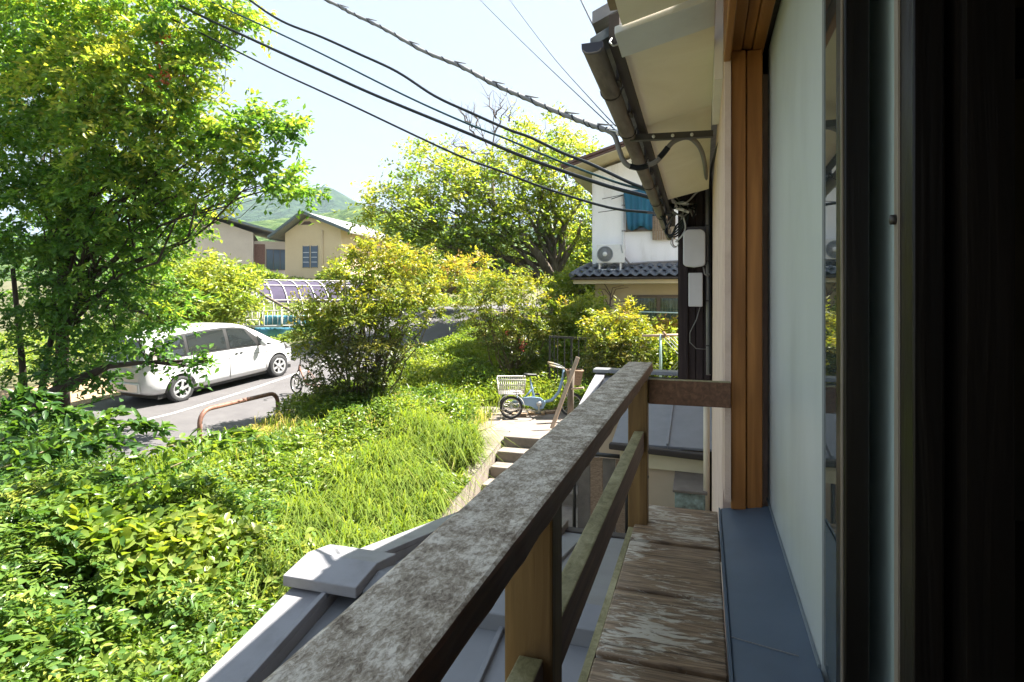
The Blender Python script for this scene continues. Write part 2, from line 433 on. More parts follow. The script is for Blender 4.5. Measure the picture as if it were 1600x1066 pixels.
L = dict(
    maple=leaf_mat('broad tree leaf', GREENS, 0.6),
    zelkova=leaf_mat('fine tree leaf', [(0.0, (0.05, 0.12, 0.03)), (0.4, (0.125, 0.205, 0.045)), (0.75, (0.24, 0.30, 0.06)), (1.0, (0.38, 0.38, 0.09))], 0.62),
    nandina=leaf_mat('nandina leaf', [(0.0, (0.06, 0.11, 0.028)), (0.35, (0.16, 0.22, 0.04)), (0.65, (0.30, 0.31, 0.05)), (0.92, (0.42, 0.35, 0.06)), (1.0, (0.42, 0.25, 0.09))], 0.5),
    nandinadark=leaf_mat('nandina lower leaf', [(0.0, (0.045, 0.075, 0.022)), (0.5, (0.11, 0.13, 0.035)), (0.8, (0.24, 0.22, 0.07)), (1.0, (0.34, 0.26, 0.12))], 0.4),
    shrub=leaf_mat('glossy shrub leaf', [(0.0, (0.03, 0.085, 0.026)), (0.4, (0.08, 0.165, 0.036)), (0.75, (0.17, 0.26, 0.05)), (1.0, (0.32, 0.35, 0.07))], 0.45, rough=0.35),
    ivy=leaf_mat('bright creeper leaf', [(0.0, (0.06, 0.135, 0.026)), (0.5, (0.18, 0.26, 0.045)), (1.0, (0.35, 0.37, 0.09))], 0.5),
    grass=leaf_mat('grass blade', [(0.0, (0.07, 0.14, 0.022)), (0.5, (0.19, 0.255, 0.045)), (0.85, (0.30, 0.34, 0.07)), (1.0, (0.45, 0.38, 0.19))], 0.5),
    hedge=leaf_mat('hedge leaf', [(0.0, (0.03, 0.065, 0.016)), (0.6, (0.09, 0.135, 0.03)), (1.0, (0.2, 0.22, 0.05))], 0.42),
)

# ------------------------------------------------------------------ foliage
def unit(v):
    return v / np.maximum(np.linalg.norm(v, axis=-1, keepdims=True), 1e-9)

def leaf_mesh(name, pos, axis, nrm, ln, wd, tint, mat, parent=None, world=True, fancy=False, fold=0.25):
    """many separate leaves in one mesh: a folded diamond, or a folded six-sided leaf"""
    n = len(pos)
    axis = unit(axis); side = unit(np.cross(axis, nrm)); up = np.cross(side, axis)
    ln = np.asarray(ln).reshape(-1, 1) * np.ones((n, 1)); wd = np.asarray(wd).reshape(-1, 1) * np.ones((n, 1))
    if fancy:
        P = [pos, pos + axis*ln*.28 + side*wd*.42 + up*wd*fold, pos + axis*ln*.66 + side*wd*.40 + up*wd*fold*.7, pos + axis*ln - up*ln*.10,
             pos + axis*ln*.66 - side*wd*.40 + up*wd*fold*.7, pos + axis*ln*.28 - side*wd*.42 + up*wd*fold, pos + axis*ln*.5]
        tri = [(0,1,6),(1,2,6),(2,3,6),(3,4,6),(4,5,6),(5,0,6)]
    else:
        P = [pos, pos + axis*ln*.45 + side*wd*.5 + up*wd*fold, pos + axis*ln, pos + axis*ln*.45 - side*wd*.5 + up*wd*fold]
        tri = [(0,1,2),(0,2,3)]
    k = len(P)
    V = np.stack(P, 1).reshape(-1, 3)
    if parent is not None and world:
        inv = np.array(WM[parent.name].inverted())
        V = V @ inv[:3, :3].T + inv[:3, 3]
    T = (np.arange(n)[:, None, None] * k + np.array(tri)[None]).reshape(-1)
    return tri_mesh(name, V, T, np.repeat(tint, k), mat, parent)

def tri_mesh(name, V, T, tint, mat, parent=None):
    me = bpy.data.meshes.new(name)
    me.vertices.add(len(V)); me.vertices.foreach_set('co', V.astype(np.float32).ravel())
    nt_ = len(T) // 3
    me.loops.add(len(T)); me.loops.foreach_set('vertex_index', T.astype(np.int32))
    me.polygons.add(nt_); me.polygons.foreach_set('loop_start', np.arange(nt_, dtype=np.int32) * 3)
    at_ = me.attributes.new('tint', 'FLOAT', 'POINT'); at_.data.foreach_set('value', np.clip(tint, 0, 1).astype(np.float32))
    me.materials.append(mat)
    me.update(calc_edges=True); me.validate()
    return link(name, me, parent)

def sprays(blobs, per, lng, droop=0.25, shell=0.5, flat=0.0):
    """leaf places gathered on short twigs that point outwards from each blob; blobs: (centre, radii, twigs, tint)"""
    Ps, As, Ts, tips = [], [], [], []
    for c, rad, nsp, tn in blobs:
        d = unit(RNG.normal(size=(nsp, 3)))
        u = RNG.random((nsp, 1)) ** (1 / 3) * (1 - shell) + shell * (0.75 + 0.3 * RNG.random((nsp, 1)))
        rad = np.array(rad) * np.ones(3)
        base = np.array(c) + d * u * rad
        ax = unit(d * np.array([1, 1, 0.5 - flat * 0.4]) + RNG.normal(size=(nsp, 3)) * 0.45 + np.array([0, 0, -droop]))
        ltw = lng * (0.6 + 0.8 * RNG.random((nsp, 1, 1)))
        t = (np.arange(per)[None, :, None] + RNG.random((nsp, per, 1))) / per
        sd = unit(np.cross(ax, np.array([0, 0, 1.0]) + RNG.normal(size=(nsp, 3)) * .35))
        sg = np.where(np.arange(per) % 2 == 0, 1.0, -1.0)[None, :, None]
        fork = RNG.integers(-1, 2, (nsp, per, 1)) * .35 * t
        p = base[:, None] + ax[:, None] * t * ltw + sd[:, None] * fork * ltw + RNG.normal(size=(nsp, per, 3)) * lng * 0.07 + np.array([0, 0, -0.35]) * (t ** 2) * ltw * droop
        la = ax[:, None] * 0.6 + sd[:, None] * sg * .8 + RNG.normal(size=(nsp, per, 3)) * 0.38 + np.array([0, 0, -droop * 0.5])
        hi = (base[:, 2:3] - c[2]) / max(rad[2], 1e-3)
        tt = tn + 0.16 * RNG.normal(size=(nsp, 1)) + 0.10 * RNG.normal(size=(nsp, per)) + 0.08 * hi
        Ps.append(p.reshape(-1, 3)); As.append(la.reshape(-1, 3)); Ts.append(tt.reshape(-1)); tips.append(base)
    return np.concatenate(Ps), np.concatenate(As), np.concatenate(Ts), tips

def up_normals(n, spread=0.7):
    return unit(np.array([0, 0, 1.0]) + RNG.normal(size=(n, 3)) * spread)

def wobble(a, b, k, amp, sag=0.0):
    a = Vector(a); b = Vector(b); pts = []
    for i in range(k + 1):
        t = i / k
        p = a.lerp(b, t)
        w = math.sin(t * math.pi)
        p += Vector((random.uniform(-1,1), random.uniform(-1,1), random.uniform(-.6,.6))) * amp * w + Vector((0,0,-sag * w))
        pts.append(p)
    return pts

def tree(name, label, base, trunk, r0, blobs, leaf, lmat, bmat, per=14, spray=0.5, droop=0.25, fork=0.55, group=None, cat='tree', shell=0.5, twigs=7, wd=0.5, limbr=0.4, nspread=0.7):
    root = thing(name, base, label, cat, group)
    m = MB(); n = len(trunk)
    m.tube(trunk, [r0 * (1 - 0.6 * i / (n - 1)) * (1.25 if i == 0 else 1) for i in range(n)], 10)
    m.build('trunk', bmat, root)
    P, A, T, tips = sprays(blobs, per, spray, droop, shell)
    for (c, rad, nsp, tn), tp in zip(blobs, tips):
        j = max(1, min(n - 1, int(n * (fork + 0.35 * random.random()))))
        st = Vector(trunk[j])
        mb = MB()
        main = wobble(st, c, 6, 0.12 * (Vector(c) - st).length * 0.6)
        mb.tube(main, [r0 * limbr * (1 - 0.75 * i / 6) for i in range(7)], 7)
        for k in range(min(twigs, len(tp))):
            e = Vector(tp[k]); s = main[random.randint(3, 6)]
            mb.tube(wobble(s, e, 4, 0.08 * (e - s).length), [r0 * limbr * 0.24 * (1 - 0.7 * i / 4) for i in range(5)], 5)
        mb.build('limb', bmat, root)
    N = len(P)
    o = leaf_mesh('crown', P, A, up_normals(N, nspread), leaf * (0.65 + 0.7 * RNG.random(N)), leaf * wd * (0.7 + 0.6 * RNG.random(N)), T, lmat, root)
    o['kind'] = 'stuff'
    return root, P, A, T

# ================================================================== SETTING
def zroad(Y):
    t = np.clip(np.asarray(Y, float) - 10, 0, 14)
    return 0.065 * t + 0.005 * t * t - 0.03 * np.clip(10 - np.asarray(Y, float), 0, 20) * 0.5

def zground(X, Y):
    X = np.asarray(X, float); Y = np.asarray(Y, float)
    zr = zroad(Y)
    zg = np.interp(Y, [0, 8, 9.0, 10.6, 12.8, 16, 20, 30, 60], [-.85, -.82, -.80, -.05, -.03, .55, .8, 1.4, 2.6])
    s = sstep(-7.9, -4.1, X)
    right = (zr + 0.03) * (1 - s) + zg * s
    right = right + 0.22 * np.exp(-((X + 6.5) ** 2 + (Y - 10.4) ** 2) / 1.6)
    right = right + 0.25 * np.exp(-((X + 6.3) ** 2 + (Y - 15.4) ** 2) / 3.0)
    right = right + 0.34 * np.exp(-((X + 4.9) ** 2 / 1.1 + (Y - 8.7) ** 2 / 2.2))
    zl = np.interp(Y, [0, 20, 26, 40, 70, 200, 600], [.0, .3, .45, 3.4, 5, 8, 12])
    sl_ = sstep(-13.6, -16.5, X)
    left = (zr - 0.05) * (1 - sl_) + zl * sl_
    z = np.where(X > -10.5, right, left)
    on = (X < -7.9) & (X > -13.6)
    return np.where(on, zr - 0.05, z)

# ground: one sheet out to the horizon
def axis_pts(dense0, dense1, step, far0, far1):
    a = list(np.arange(dense0, dense1 + 1e-6, step))
    lo = []; x = dense0; st = step
    while x > far0: st *= 1.35; x -= st; lo.append(max(x, far0))
    hi = []; x = dense1; st = step
    while x < far1: st *= 1.35; x += st; hi.append(min(x, far1))
    return np.array(lo[::-1] + a + hi)
gx = axis_pts(-17, 2, 0.2, -2500, 2500); gy = axis_pts(1, 27, 0.2, -300, 3000)
XX, YY = np.meshgrid(gx, gy)
ZZ = zground(XX, YY) + 0.02 * np.sin(XX * 5.1 + YY * 2) * np.sin(YY * 4.3) * (XX > -7.6)
V = np.stack([XX, YY, ZZ], -1).reshape(-1, 3)
nx, ny = len(gx), len(gy)
ii = (np.arange(ny - 1)[:, None] * nx + np.arange(nx - 1)[None]).ravel()
T = np.concatenate([np.stack([ii, ii + 1, ii + nx + 1], 1), np.stack([ii, ii + nx + 1, ii + nx], 1)]).ravel()
g = tri_mesh('ground', V, T, np.zeros(len(V)), M['soil']); tag(g, kind='structure')
g.data.polygons.foreach_set('use_smooth', [True] * len(g.data.polygons))

def strip(name, x0, x1, ys, dz, mat):
    ys = np.asarray(ys); zs = zroad(ys) + dz
    m = MB(); vs = []; fs = []
    for y, z in zip(ys, zs): vs += [(x0, y, z), (x1, y, z)]
    for i in range(len(ys) - 1): fs.append((2*i, 2*i+1, 2*i+3, 2*i+2))
    m.add(vs, fs, True)
    return m.build(name, mat)
YS = np.concatenate([np.arange(-20, 24.5, 0.5), np.arange(26, 90, 4)])
tag(strip('road', -13.5, -8.0, YS, 0.0, M['asphalt']), kind='structure')
tag(strip('road_line', -10.80, -10.67, YS, 0.005, M['roadpaint']), kind='structure')
m = MB()                                                     # low kerb along the near side of the road
for i in range(len(YS) - 1):
    a, b = YS[i], YS[i + 1]
    m.bar((-7.98, a, float(zroad(a)) - 0.02), (-7.98, b, float(zroad(b)) - 0.02), 0.16, 0.16)
tag(m.build('kerb', M['concrete']), kind='structure')
# leaf litter verge beyond the parked car
m = MB(); vs = []; fs = []
for y in np.arange(4, 13, 0.5): vs += [(-16.2, y, float(zground(-16.2, y)) + .06), (-13.45, y, float(zroad(y)) + .02)]
for i in range(len(vs)//2 - 1): fs.append((2*i, 2*i+1, 2*i+3, 2*i+2))
tag(m.add(vs, fs, True).build('verge', M['tan']), kind='structure')
# concrete path: platform by the tricycle, ramp beside the steps, lower yard
m = MB()
m.prism([(-4.9, 12.75, .0), (-4.55, 11.3, .0), (-4.05, 10.55, .0), (-1.5, 10.55, .0), (-1.2, 12.6, .0), (-3.0, 12.9, .0)], (0, 0, -.3))
m.prism([(-4.05, 10.55, 0), (-3.75, 9.6, -.225), (-3.62, 7.6, -.70), (-3.62, 6.0, -.74), (-3.34, 6.0, -.74), (-3.36, 7.6, -.70), (-3.42, 10.55, 0)], (0, 0, -.3))
m.box((-3.4, 3.0, -1.0), (-1.0, 9.4, -.72))
tag(m.build('path', M['concrete'], bevel=0.01), kind='structure')
# steps: treads are parts
st = thing('garden_steps', (-2.5, 10, -.7), 'worn concrete garden steps beside the ramp below the tricycle', 'steps')
for k, (y0, y1, zt) in enumerate([(10.1, 10.6, .012), (9.75, 10.16, -.165), (9.4, 9.79, -.335), (9.0, 9.44, -.51)]):
    mm = MB().box((-3.38 + .0 * k, y0, -.95), (-1.55, y1, zt))
    mm.build('step', M['concrete'], st, bevel=0.012)
    MB().box((-3.37, y0 - .004, zt - .185), (-1.56, y0 - .001, zt - .02)).build('shaded_riser', M['concretedark'], st)  # thin dark sheet, the shade of the step front put into its colour

# ------------------------------------------------------------------ mountains
def hill(name, ridge, d0, d1, base, nseg, mat, rough):
    px = np.linspace(ridge[0][0], ridge[-1][0], nseg)
    py = np.interp(px, [r[0] for r in ridge], [r[1] for r in ridge])
    rows = 24
    V = []
    ph = RNG.random(40) * 6.28
    for j in range(rows + 1):
        t = j / rows
        d = d0 + (d1 - d0) * t
        for i in range(nseg):
            top = (HY - py[i]) / F * d1
            zz = base + (top - base) * (t ** 0.8)
            b = sum(math.sin(px[i] * 0.021 * (k + 1) + ph[k] + t * (4 + k)) / (k + 1) for k in range(5)) * rough * math.sin(t * math.pi * .98)
            b += rough * 0.10 * (random.random() - .5)
            q = at(px[i], HY, d + b * 3); V.append((q.x, q.y, EYE + zz + b * .5))
    for i in range(nseg):
        q = at(px[i], HY, d1 * 1.3); V.append((q.x, q.y, base))
    V = np.array(V); rows += 1
    ii = (np.arange(rows)[:, None] * nseg + np.arange(nseg - 1)[None]).ravel()
    T = np.concatenate([np.stack([ii, ii + 1, ii + nseg + 1], 1), np.stack([ii, ii + nseg + 1, ii + nseg], 1)]).ravel()
    o = tri_mesh(name, V, T, np.zeros(len(V)), mat)
    return tag(o, kind='structure')
forest = noisy('wooded hillside', [(0.3, (0.012, 0.026, 0.016)), (0.5, (0.026, 0.05, 0.026)), (0.7, (0.06, 0.09, 0.038))], 0.04, 1.0, detail=12, spec=0.0, bump=1.0, bscale=.06)
forest.node_tree.nodes['Bump'].inputs['Distance'].default_value = 14
forest2 = noisy('near wooded slope', [(0.3, (0.022, 0.042, 0.014)), (0.5, (0.05, 0.085, 0.026)), (0.64, (0.12, 0.16, 0.05)), (0.8, (0.3, 0.28, 0.2))], 0.09, 1.0, detail=12, spec=0.0, bump=1.0, bscale=.14)
forest2.node_tree.nodes['Bump'].inputs['Distance'].default_value = 6
hill('mountain', [(-700, 395), (0, 372), (250, 345), (330, 322), (385, 310), (420, 305), (440, 300), (470, 297), (492, 294), (507, 291), (520, 295), (540, 306), (560, 318), (600, 330), (700, 345), (900, 362), (1300, 392), (2000, 420)], 900, 1500, 5, 220, forest, 12)
hill('hill', [(-500, 420), (200, 380), (330, 352), (400, 346), (470, 338), (530, 330), (560, 322), (600, 325), (650, 345), (720, 360), (900, 380), (1300, 410), (1900, 430)], 300, 620, 3, 200, forest2, 7)

# ================================================================== OUR HOUSE
def H(x, y, h): return (x, y, EYE + h)                      # h = height above eye level
hs = thing('timber_house', H(0.1, 2.6, -3.2), 'pink mortar house with an orange window frame right beside the balcony', 'house')
MB().box(H(.075, 2.66, -3.2), H(.30, 6.3, 1.02)).build('wall', M['pinkwall'], hs)
MB().box(H(.125, 6.32, -3.2), H(4.5, 12, 1.7)).build('wall', M['pinkwall'], hs)
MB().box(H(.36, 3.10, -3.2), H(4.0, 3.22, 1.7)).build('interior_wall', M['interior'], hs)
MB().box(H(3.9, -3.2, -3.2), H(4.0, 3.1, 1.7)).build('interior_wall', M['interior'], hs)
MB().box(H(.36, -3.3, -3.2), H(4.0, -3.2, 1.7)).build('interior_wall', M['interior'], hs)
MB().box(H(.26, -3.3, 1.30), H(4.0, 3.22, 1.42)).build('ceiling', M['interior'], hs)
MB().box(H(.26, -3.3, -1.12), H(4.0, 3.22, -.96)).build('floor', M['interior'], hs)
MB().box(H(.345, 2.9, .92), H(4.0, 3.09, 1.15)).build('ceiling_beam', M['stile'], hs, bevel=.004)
MB().box(H(.075, -6, -3.2), H(.26, -2.2, 1.32)).build('wall', M['pinkwall'], hs)
MB().box(H(.10, -2.2, -3.2), H(.24, 2.64, -.98)).build('wall', M['pinkwall'], hs)
MB().box(H(.0765, 2.48, -.80), H(.0995, 2.655, 1.3)).build('wall', M['pinkwall'], hs)
# orange window frame
MB().box(H(.101, 2.50, -.835), H(.155, 2.64, .955)).build('window_post', M['orange'], hs, bevel=.004)
MB().box(H(.158, 2.512, -.835), H(.216, 2.64, .955)).build('window_post', M['orange'], hs, bevel=.004)
MB().box(H(.101, -2.2, .956), H(.14, 2.63, 1.2)).build('lintel', M['orangey'], hs, bevel=.004)
MB().box(H(.143, -2.2, .964), H(.178, 2.63, 1.2)).build('lintel', M['orangey'], hs, bevel=.003)
MB().box(H(.181, -2.2, .956), H(.222, 2.63, 1.2)).build('lintel', M['orangey'], hs, bevel=.004)
MB().box(H(.072, -2.2, .90), H(.098, 2.46, 1.34)).build('fascia_board', M['orangey'], hs, bevel=.004)
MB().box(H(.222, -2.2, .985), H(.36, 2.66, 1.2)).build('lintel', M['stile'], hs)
# blue sill: sloping painted metal with a down-turned lip
m = MB().prism([H(.062, -2.2, -.845), H(.244, -2.2, -.815), H(.244, -2.2, -.96), H(.062, -2.2, -.96)], (0, 4.73, 0))
m.build('sill', M['blue'], hs, bevel=.004)
MB().bar(H(.058, -2.2, -.865), H(.058, 2.52, -.865), .006, .05).build('sill_lip', M['blue'], hs)
MB().bar(H(.062, 1.58, -.8425), H(.205, 1.50, -.819), .0016, .002).build('scratch', M['pvc'], hs)
# pale board closing the far half of the window, then two sliding sashes
MB().box(H(.2445, 1.452, -.96), H(.262, 2.62, 1.2)).build('window_board', M['panel'], hs)
MB().box(H(.2375, 1.458, -.815), H(.2435, 2.60, -.807)).build('window_bead', M['flash'], hs)
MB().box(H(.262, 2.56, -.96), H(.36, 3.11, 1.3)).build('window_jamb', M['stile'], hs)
sash = MB().box(H(.236, 1.19, -.806), H(.276, 1.262, .955)).build('sash_stile', M['stile'], hs, bevel=.003)
MB().box(H(.2325, 1.196, -.80), H(.2355, 1.203, .95)).build('strip_highlight', M['stilelight'], sash)  # pale strip painted in as the bright line along the stile
MB().box(H(.248, 1.263, -.80), H(.252, 1.449, .95)).build('sash_pane', M['pane'], hs)
s2 = MB().box(H(.292, 1.02, -.806), H(.332, 1.10, .955)).build('sash_stile', M['stile'], hs, bevel=.003)
MB().box(H(.2885, 1.078, -.80), H(.2915, 1.098, .95)).build('strip_highlight', M['stilelight'], s2)  # highlight of the second stile, painted as a pale strip
MB().box(H(.310, 1.10, -.80), H(.315, 1.9, .95)).build('sash_pane', M['tealglass'], hs)
m = MB().lathe([(0, -.002), (.008, -.002), (.008, .006), (0, .008)], H(.287, 1.09, .12), (-1, 0, 0), 12); m.build('latch', M['steel'], s2)
MB().box(H(.345, .98, -.96), H(.40, 1.06, 1.3)).build('interior_post', M['stile'], hs)
# frieze and soffit boards under the eave, gutter, rafters
gu0, gu1 = at(922, 72, 2.28), at(1046, 372, 7.5)             # near and far end of the gutter
zs0, zs1 = gu0.z + .035, gu1.z + .05
def soff(y): return zs0 + (zs1 - zs0) * (y - gu0.y) / (gu1.y - gu0.y)
def gx_(y): return gu0.x + (gu1.x - gu0.x) * (y - gu0.y) / (gu1.y - gu0.y)
def soffit(y0, y1, dz, x1=.04, drop=0.0, xo=.10, rise=.08):
    a = [(gx_(y0) + xo, y0, soff(y0) + dz), (x1, y0, soff(y0) + rise + dz), (x1, y1, soff(y1) + rise + dz), (gx_(y1) + xo, y1, soff(y1) + dz)]
    return MB().prism(a, (0, 0, .03))
soffit(2.42, 3.40, 0).build('soffit_board', M['soffit'], hs)
soffit(3.412, 5.55, .003).build('soffit_board', M['soffit'], hs)
soffit(-2.2, 2.20, -.004, xo=.128).build('soffit_board', M['soffit'], hs)
soffit(2.205, 2.415, -.03).build('soffit_batten', M['whitepaint'], hs, bevel=.004)
MB().box(H(.30, -2.2, 1.21), H(.36, 2.64, 1.6)).build('wall', M['pinkwall'], hs)
MB().box(H(.041, 2.66, .905), H(.30, 3.36, 1.60)).build('frieze', M['frieze'], hs)
# gutter: half round trough with iron brackets
def trough(p, q, r, name, mat):
    p, q = Vector(p), Vector(q); d = (q - p).normalized(); s = d.cross(Vector((0,0,1))).normalized(); u = s.cross(d)
    vs, fs = [], []; n = 12
    for e in (p, q):
        for rr in (r, r - .006):
            for k in range(n + 1):
                a = math.pi + math.pi * k / n
                cx_, sx_ = math.cos(a), math.sin(a); vs.append(e + s * math.copysign(abs(cx_) ** .55, cx_) * rr + u * (-abs(sx_) ** .55) * rr * 1.05)
    m_ = n + 1
    for k in range(n):
        fs += [(k, k+1, 2*m_+k+1, 2*m_+k), (m_+k, 3*m_+k, 3*m_+k+1, m_+k+1)]
        fs += [(k, m_+k, m_+k+1, k+1), (2*m_+k, 2*m_+k+1, 3*m_+k+1, 3*m_+k)]
    fs += [(0, 2*m_, 3*m_, m_), (n, m_+n, 3*m_+n, 2*m_+n)]
    return MB().add(vs, fs, True).build(name, mat, hs)
tr = trough(gu0 + Vector((.008, 0, .012)), gu1 + Vector((.008, 0, .012)), .040, 'gutter', M['gutter'])
MB().prism([gu0 + Vector((.008 + math.copysign(abs(math.cos(a)) ** .55, math.cos(a)) * .041, -.001, .012 - abs(math.sin(a)) ** .55 * .043)) for a in np.linspace(math.pi, 2 * math.pi, 15)], (0, .006, 0)).build('gutter_end', M['meterdark'], tr)
for y in (2.75, 3.35, 4.0, 4.7, 5.4, 6.1, 6.8):
    c = Vector((gx_(y), y, gu0.z + (gu1.z - gu0.z) * (y - gu0.y) / (gu1.y - gu0.y)))
    pts = [c + Vector((.008 + math.cos(a) * .048, 0, .012 + math.sin(a) * .049)) for a in np.linspace(math.pi, 2 * math.pi, 9)]
    MB().tube(pts + [c + Vector((.10, 0, .05))], .004, 5).build('gutter_bracket', M['gutterdark'], tr)
m = MB().prism([(gx_(2.3) + .065, 2.3, soff(2.3) - .02), (gx_(2.3) + .105, 2.3, soff(2.3) - .02), (gx_(2.3) + .105, 2.3, soff(2.3) + .10), (gx_(2.3) + .065, 2.3, soff(2.3) + .09)], (gx_(7) - gx_(2.3), 4.7, soff(7) - soff(2.3)))
m.build('eave_board', M['gutterdark'], hs)
for y in np.arange(2.6, 7, .42):
    MB().box((gx_(y) + .052, y, soff(y) - .045), (gx_(y) + .066, y + .09, soff(y) + .04)).build('rafter_end', M['gutterdark'], hs)
# near stretch of eave, a little higher, with a flashing at the joint
m = MB().prism([(gx_(2.2) + .10, -2.2, soff(2.0) + .0), (gx_(2.2) + .125, -2.2, soff(2.0) + .0), (gx_(2.2) + .125, -2.2, soff(2.0) + .12), (gx_(2.2) + .10, -2.2, soff(2.0) + .10)], (0, 4.30, 0))
m.build('eave_board', M['reed'], hs)
m = MB().prism([at(922, 74, 2.3), at(922, 60, 2.3), at(968, 31, 2.33), at(975, 44, 2.33)], (.0, .10, .0)); m.build('eave_flashing', M['flash'], hs, bevel=.002)
MB().tube([at(956, 60, 2.28), at(952, 66, 2.26), at(958, 72, 2.26), at(965, 70, 2.27)], .0035, 6).build('gutter_hook', M['bolt'], hs)
# the roof itself, above the eave
m = MB()
y0, y1 = -2.2, 7.0
m.prism([(gx_(2.2) + .09, y0, soff(2.3) + .17), (4.5, y0, soff(2.3) + 2.2), (4.5, y0, soff(2.3) + 2.3), (gx_(2.2) + .09, y0, soff(2.3) + .23)], (0, 4.4, 0))
m.prism([(gx_(2.3) - .02, 2.42, soff(2.3) + .12), (4.5, 2.42, soff(2.3) + 2.15), (4.5, 2.42, soff(2.3) + 2.28), (gx_(2.3) - .02, 2.42, soff(2.3) + .17)], (0, 4.55, soff(7) - soff(2.3)))
m.build('roof', M['rooftile'], hs)
# dark boarded end wall with its boards
xb = [at(p, HY, 5.75).x for p in (1062, 1074, 1087, 1099, 1110)]
yb = at(1085, HY, 5.75).y
for i in range(4):
    o_ = .006 * (i % 2)
    MB().box((xb[i] + .003, yb + o_, EYE - .95), (xb[i+1] - .003, yb + .06, EYE + 1.0)).build('board', M['darkwood'], hs, bevel=.003)
MB().box((xb[0] - .002, yb - .03, EYE - .95), (xb[0] + .075, yb + .07, EYE + 1.02)).build('corner_post', M['darkwood'], hs, bevel=.004)
MB().box((xb[0] - .02, yb + .062, EYE - .95), (.074, yb + .3, EYE + 1.3)).build('wall', M['darkwood'], hs)
MB().bar(at(1045, 302, 5.7), at(1110, 287, 5.7), .06, .03).build('eave_batten', M['gutterdark'], hs)
# downpipe by the annexe
MB().tube([at(1104, 628, 6.6), at(1104, 800, 6.6)], .035, 10).build('downpipe', M['creampipe'], hs)

# steel bracket bar across the soffit for the service cable
br = thing('cable_bracket', at(1050, 212, 3.4), 'dark steel bracket bar bolted under the soffit to carry the service cable', 'bracket')
pa, pb = at(985, 216, 3.38), at(1114, 209, 3.27)
MB().bar(pa, pb, .022, .036).build('bar', M['steel'], br, bevel=.003)
MB().bar(pa + Vector((0, -.008, -.018)), pb + Vector((0, -.008, -.018)), .036, .005).build('flange', M['steel'], br)
for p in (1021, 1051, 1081):
    c = at(p, 214.5 - (p - 1000) * .05, 3.36 - (p - 985) * .00085 - .018)
    MB().lathe([(0, -.004), (.009, -.004), (.009, .005), (.006, .008), (0, .008)], c, (0, -1, 0), 10).build('bolt', M['bolt'], br)
ins = thing('cable_insulator', at(972, 208, 3.36), 'pale porcelain cable insulator at the outer end of the bracket', 'insulator')
MB().lathe([(0, -.035), (.016, -.031), (.022, -.014), (.014, 0), (.024, .014), (.016, .031), (0, .035)], at(972, 208, 3.36), (1, .2, -.3), 14).build('body', M['meter'], ins)
MB().tube([at(952, 203, 3.42), at(966, 206, 3.38), at(985, 213, 3.37)], .005, 6).build('shackle', M['bolt'], ins)

# ------------------------------------------------------------------ meters on the boarded wall
def cabinet(label, px0, px1, py0, py1, name, cat, depth, arched):
    d = 5.62
    a, b = at(px0, py1, d), at(px1, py0, d)
    y = min(a.y, b.y)
    root = thing(name, ((a.x + b.x) / 2, y, a.z), label, cat)
    w = b.x - a.x; h = b.z - a.z; poly = []
    if arched:
        r = w * .28
        poly = [(a.x + .02, a.z), (a.x + w * .5, a.z - .012), (b.x - .02, a.z), (b.x, a.z + .02), (b.x, b.z - r)]
        poly += [(b.x - r + r * math.cos(t), b.z - r + r * math.sin(t)) for t in np.linspace(.2, math.pi / 2, 6)]
        poly += [(a.x + r + r * math.cos(t), b.z - r + r * math.sin(t)) for t in np.linspace(math.pi / 2, math.pi, 7)] + [(a.x, a.z + .02)]
    else:
        poly = [(a.x, a.z), (b.x, a.z), (b.x, b.z), (a.x, b.z)]
    MB().prism([(x, y - depth, z) for x, z in poly], (0, depth * .75, 0)).build('cover', M['meter'], root, bevel=.008)
    g_ = .012
    MB().box((a.x + g_, y - depth * .26, a.z + g_), (b.x - g_ + (.02 if arched else 0), y + .06, b.z - g_ + (.045 if arched else 0))).build('case', M['meterdark'], root)
    return root
cabinet('pale grey arched electricity meter cover high on the dark boarded wall', 1068, 1102, 361, 417, 'meter_cover', 'meter', .12, True)
cabinet('pale grey oblong junction box below the arched meter cover', 1076, 1098, 427, 479, 'junction_box', 'junction box', .09, False)
cd = thing('conduit', at(1108, 380, 5.6), 'grey plastic conduit pipe running down the edge of the dark boarded wall', 'pipe')
MB().tube([at(1106, 292, 5.55), at(1106.5, 420, 5.55), at(1107, 586, 5.55)], .022, 10).build('pipe', M['pvc'], cd)
for y in (352, 408, 470, 540):
    MB().tube([at(1102.5, y, 5.53), at(1107, y + .3, 5.515), at(1111, y, 5.53)], .006, 6).build('clip', M['steel'], cd)

# ------------------------------------------------------------------ wires
def wire(name, label, pts, r, mat, group=None, cat='cable', k=6, n=8):
    """smooth wire through (px, py, d)"""
    P = [at(*p) for p in pts]; out = []
    for i in range(len(P) - 1):
        a, b, c, e = P[max(i-1, 0)], P[i], P[i+1], P[min(i+2, len(P)-1)]
        for j in range(k):
            t = j / k
            out.append(0.5 * ((2*b) + (c - a) * t + (2*a - 5*b + 4*c - e) * t*t + (3*b - a - 3*c + e) * t**3))
    out.append(P[-1])
    o = MB().tube(out, r, n).build(name, mat)
    return tag(o, label, cat, group), out
def dep(px): return 5.75 + (1050 - px) * .0062
SP = 'power and telephone lines spanning from the house'
def span(label, pts, r, mat):
    x0, y0 = pts[0]; x1, y1 = pts[1]
    ext = [(x0 - (x1 - x0) * 1.2, y0 - (y1 - y0) * 1.45)]
    return wire('overhead_cable', label, [(x, y, dep(x)) for x, y in ext + pts], r, mat, SP)
span('lowest thin dark overhead cable, crossing in front of the round-crowned tree', [(206, 0), (300, 45), (420, 105), (500, 142), (550, 165), (707, 239), (778, 266), (860, 297), (950, 324), (1013, 332), (1052, 336)], .014, M['cable'])
